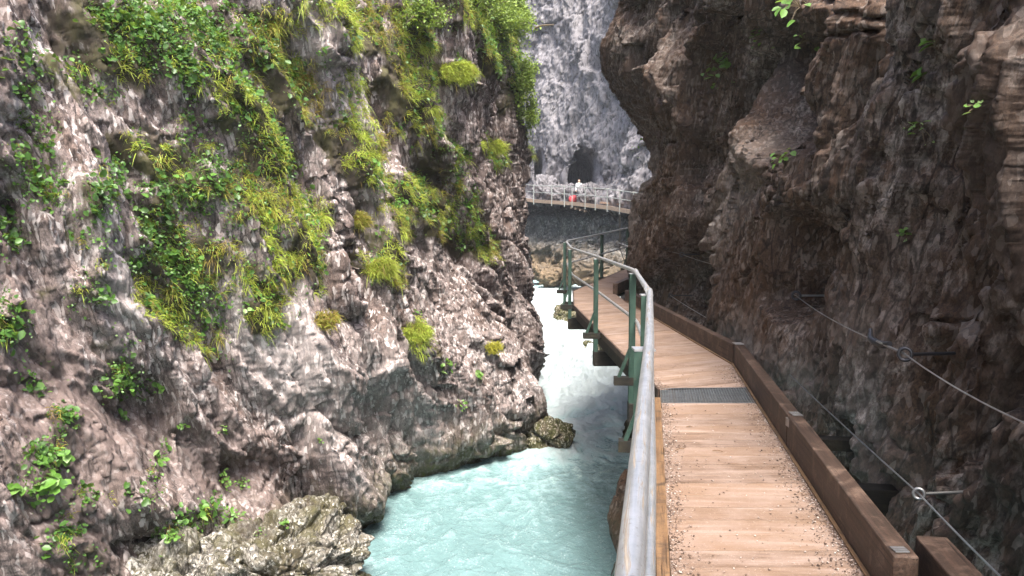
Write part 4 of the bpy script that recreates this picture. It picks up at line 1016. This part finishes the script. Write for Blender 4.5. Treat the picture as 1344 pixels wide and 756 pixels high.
for (x, y, n, s, lf, lab, ti) in (
    (66, 636, 16, .16, .13, 'broad-leaved plant low on the cliff near the left edge of the photo', .8),
    (16, 640, 9, .12, .10, 'small bright plant at the very left edge beside the broad-leaved one', .85),
    (292, 628, 40, .20, .045, 'fern-like plant with small pinnate leaves above the pale boulder', .7),
    (314, 634, 26, .15, .04, 'second smaller fern-like plant just right of the larger one', .75),
    (206, 508, 7, .09, .09, 'single broad-leaved plant on bare rock below the central grass', .85),
    (238, 562, 9, .10, .06, 'little plant on bare rock directly above the fern-like plants', .8),
    (293, 565, 8, .09, .06, 'small round-leaved plant in a crack of the lower cliff', .8),
    (205, 602, 9, .12, .08, 'drooping leafy plant left of the fern-like plants', .75),
    (160, 545, 10, .12, .07, 'leafy plant in a shaded niche left of the lower cliff middle', .6),
    (588, 478, 14, .16, .12, 'large-leaved bright plant on the bulging rock above the river', .85),
    (628, 494, 14, .16, .12, 'large-leaved bright plant hanging beside the yellow moss cushion', .9),
    (606, 528, 18, .14, .05, 'small yellow-green plant below the two large-leaved plants', .8),
    (413, 576, 12, .12, .05, 'thin plant on the smooth lower cliff above the river', .7),
    (320, 405, 14, .15, .08, 'bright leafy plant at the lower end of the central grass', .85),
    (90, 545, 12, .13, .08, 'leafy plant left of the pale streak on the lower cliff', .6),
    (75, 600, 12, .14, .09, 'leafy plant just above the broad-leaved one at lower left', .75)):
    plant(VL, NL, x, y, n, s, lf, lab, oL, tint=ti)
for (x, y, n, s, lf, lab, ti) in (
    (1226, 62, 4, .085, .10, 'glossy long-leaved plant sprouting from the right wall near the top', .8),
    (1214, 96, 3, .07, .11, 'drooping long-leaved plant just below the glossy one on the right wall', .7),
    (1208, 166, 16, .10, .045, 'yellow-green clump on the right wall below the long-leaved plants', .85),
    (1189, 308, 15, .09, .035, 'small bright plant on a rock shelf of the right wall', .85),
    (1282, 140, 7, .06, .03, 'tiny plant in the crack beside the rounded rib at the right edge', .85),
    (955, 92, 34, .34, .09, 'leafy plant high on the brown wall left of the dark hollow', .55),
    (1004, 46, 16, .25, .07, 'light green sprig near the top right of the brown wall', .7),
    (1048, 8, 14, .25, .08, 'leafy sprig at the top edge above the dark hollow', .75),
    (1064, 54, 8, .16, .06, 'tiny green tuft beside the smooth hanging pillar', .75),
    (1030, 208, 14, .14, .06, 'green patch of leaves on the craggy ledge in the middle of the right wall', .75),
    (843, 196, 12, .3, .07, 'sparse plant at the far corner of the right wall', .7)):
    plant(VR, NR, x, y, n, s, lf, lab, oR, tint=ti, asp=.4 if 'long-leaved' in lab else .85)
for (x, y, n, s, lf, lab) in ((282, 655, 50, .22, .045, 'leafy clump in the gap between cliff and the big pale boulder'), (372, 686, 18, .10, .05, 'small green plant on top of the big pale boulder'),
                              (225, 705, 24, .18, .06, 'round-leaved plant on the left block beside the big pale boulder'), (340, 700, 14, .10, .03, 'tiny yellow plant on the face of the big pale boulder')):
    VV_ = VB1 if x > 240 else VB2
    plant(VV_ if x != 282 else VB1, None, x, y, n, s, lf, lab, (.3, -.6, .6), tint=.72)
# moss / grass cushions as things of their own
def cushion(px, py, r, label, mat='grass', tint=.8, L=.12, n=60):
    p, _ = hit(VL, px, py); th = rng.random(n)*6.28; rr = r*np.sqrt(rng.random(n))
    roots = np.array(p[:]) + np.stack([rr*np.cos(th), .3*rr*np.cos(th), rr*np.sin(th)*.6], 1) + np.array([.05, -.03, 0])
    va = grass_arrays(roots, np.repeat(np.array([[.7, -.4, .5]]), n, 0), 40, np.full(n, L), .007, np.full(n, .6), np.full(n, tint))
    tag(link('grass_tuft', mesh_np('grass_tuft', va[0], va[1], False, {'tint': va[2]}), M[mat]), label, 'grass tuft')
cushion(648, 458, .16, 'yellow moss cushion on the rock right above the mid-river boulder', 'moss', .85, .06, 50)
cushion(541, 437, .22, 'lone hanging yellow-green tuft on bare rock above the bulging foot of the cliff', 'grass', .7, .16)
cushion(598, 97, .32, 'thick rounded grass tuft on bare rock below the shrubs at the top', 'grass', .7, .18, 90)
cushion(648, 196, .25, 'narrow grass tuft near the right edge of the left cliff', 'grass', .65, .22)
cushion(498, 352, .2, 'hanging grass tuft on the ridge end at mid height', 'grass', .6, .2)
cushion(425, 423, .16, 'brownish tuft on the smooth pale slab', 'grass', .25, .13, 30)
cushion(470, 292, .14, 'small ochre tuft above the pale slab', 'grass', .3, .15, 30)

# shrubs on the upper corner of the left cliff
def shrub(px, py, rx, rz, n, label, dy=0, lf=.06, hang=False, tint=.55, dead=False):
    p, _ = hit(VL, px, py); p = p + Vector((.1, dy, 0)); root = empty('shrub', p, label, 'shrub', 'shrubs on the upper cliff corner')
    m = MB(); tips = []
    for i in range(26):
        d = Vector((random.gauss(.35, .55), random.gauss(-.2, .5), random.gauss(-.2 if hang else .35, .5))); d.normalize()
        e = p + Vector((d.x*rx, d.y*rx, d.z*rz))*random.uniform(.5, 1.0); mid = lerp(p, e, .5) + Vector((random.gauss(0, .06), 0, random.gauss(.05, .05)))
        m.tube([p, mid, e], [.016, .009, .004], 5); tips += [e, lerp(mid, e, .5), mid]
    if dead: m.tube([P(702, 37, p.y-.2), P(712, 33.5, p.y-.3), P(727, 32.5, p.y-.4)], [.03, .025, .015], 6)
    m.build('branch', M['stem'], root)
    tp = np.array([t_[:] for t_ in tips]); k = rng.integers(0, len(tp), n)
    c = tp[k] + rng.normal(0, 1, (n, 3))*np.array([rx, rx, rz])*.13
    va = leaf_arrays(c, np.repeat(np.array([[.4, -.5, .4]]), n, 0), lf*(.6+.8*rng.random(n)), np.clip(tint+rng.normal(0, .2, n), 0, 1), .8, .4, .6)
    link('foliage', mesh_np('foliage', va[0], va[1], False, {'tint': va[2]}), M['shrub'], root)
shrub(652, 40, .85, .8, 3600, 'bushy shrub spilling over the top of the left cliff near the corner', tint=.6)
shrub(678, 20, .5, .8, 2600, 'shrub at the top corner with a dead pale twig pointing at the far cliff', tint=.65, dead=True)
shrub(682, 95, .45, .8, 2400, 'shrub hanging on the cliff corner below the dead twig', hang=True, tint=.6)
shrub(620, 10, .7, .5, 1800, 'low shrub on the cliff top left of the bushy one', tint=.5)
shrub(690, 145, .35, .6, 1400, 'lowest small shrub on the cliff corner against the pale far cliff', hang=True, tint=.7)
shrub(540, 28, .6, .45, 1500, 'leafy shrub among the grass at the top middle of the left cliff', tint=.45)

# ------------------------------------------------------------------ light, air
SUN_EL, SUN_AZ = 60, 170       # azimuth measured from +Y (north) clockwise
w = bpy.data.worlds.new('World'); scene.world = w; w.use_nodes = True; nt = w.node_tree
bg = nt.nodes['Background']; sky = nt.nodes.new('ShaderNodeTexSky'); sky.sky_type = 'NISHITA'; sky.sun_disc = False
sky.sun_elevation = R(SUN_EL); sky.sun_rotation = R(SUN_AZ); sky.air_density = 1.0; sky.dust_density = 5.0; sky.ozone_density = 1.0
nt.links.new(sky.outputs[0], bg.inputs[0]); bg.inputs[1].default_value = .125
sd = bpy.data.lights.new('sun', 'SUN'); sd.energy = 3.0; sd.angle = R(20); sd.color = (1, .96, .90)
so = bpy.data.objects.new('sun', sd); COL.objects.link(so)
dv = Vector((math.sin(R(SUN_AZ))*math.cos(R(SUN_EL)), math.cos(R(SUN_AZ))*math.cos(R(SUN_EL)), math.sin(R(SUN_EL))))
so.rotation_euler = dv.to_track_quat('Z', 'Y').to_euler()

HAZE = 0.0006
if HAZE:
    m = MB(); m.box((2, 40, 17), (70, 110, 46)); me = bpy.data.meshes.new('haze')
    me.from_pydata(m.v, [], m.f); hz = bpy.data.objects.new('haze', me); COL.objects.link(hz)
    t = NT('haze'); v = t.node('VolumePrincipled'); v.inputs['Color'].default_value = (.86, .90, 1.0, 1); v.inputs['Density'].default_value = HAZE; v.inputs['Anisotropy'].default_value = .3
    t.ln(v.outputs[0], t.out.inputs['Volume']); me.materials.append(t.m); tag(hz, 'thin bluish mist filling the gorge', 'haze', kind='stuff')

vs = scene.view_settings; vs.view_transform = 'Standard'; vs.look = 'None'; vs.gamma = 1; vs.use_curve_mapping = False
vs.exposure = 2.05
cy = scene.cycles; scene.render.engine = 'CYCLES'
cy.max_bounces = 4; cy.diffuse_bounces = 3; cy.glossy_bounces = 2; cy.transmission_bounces = 2; cy.volume_bounces = 1; cy.use_denoising = True
cy.sample_clamp_indirect = 8; cy.use_adaptive_sampling = True; cy.adaptive_threshold = .025
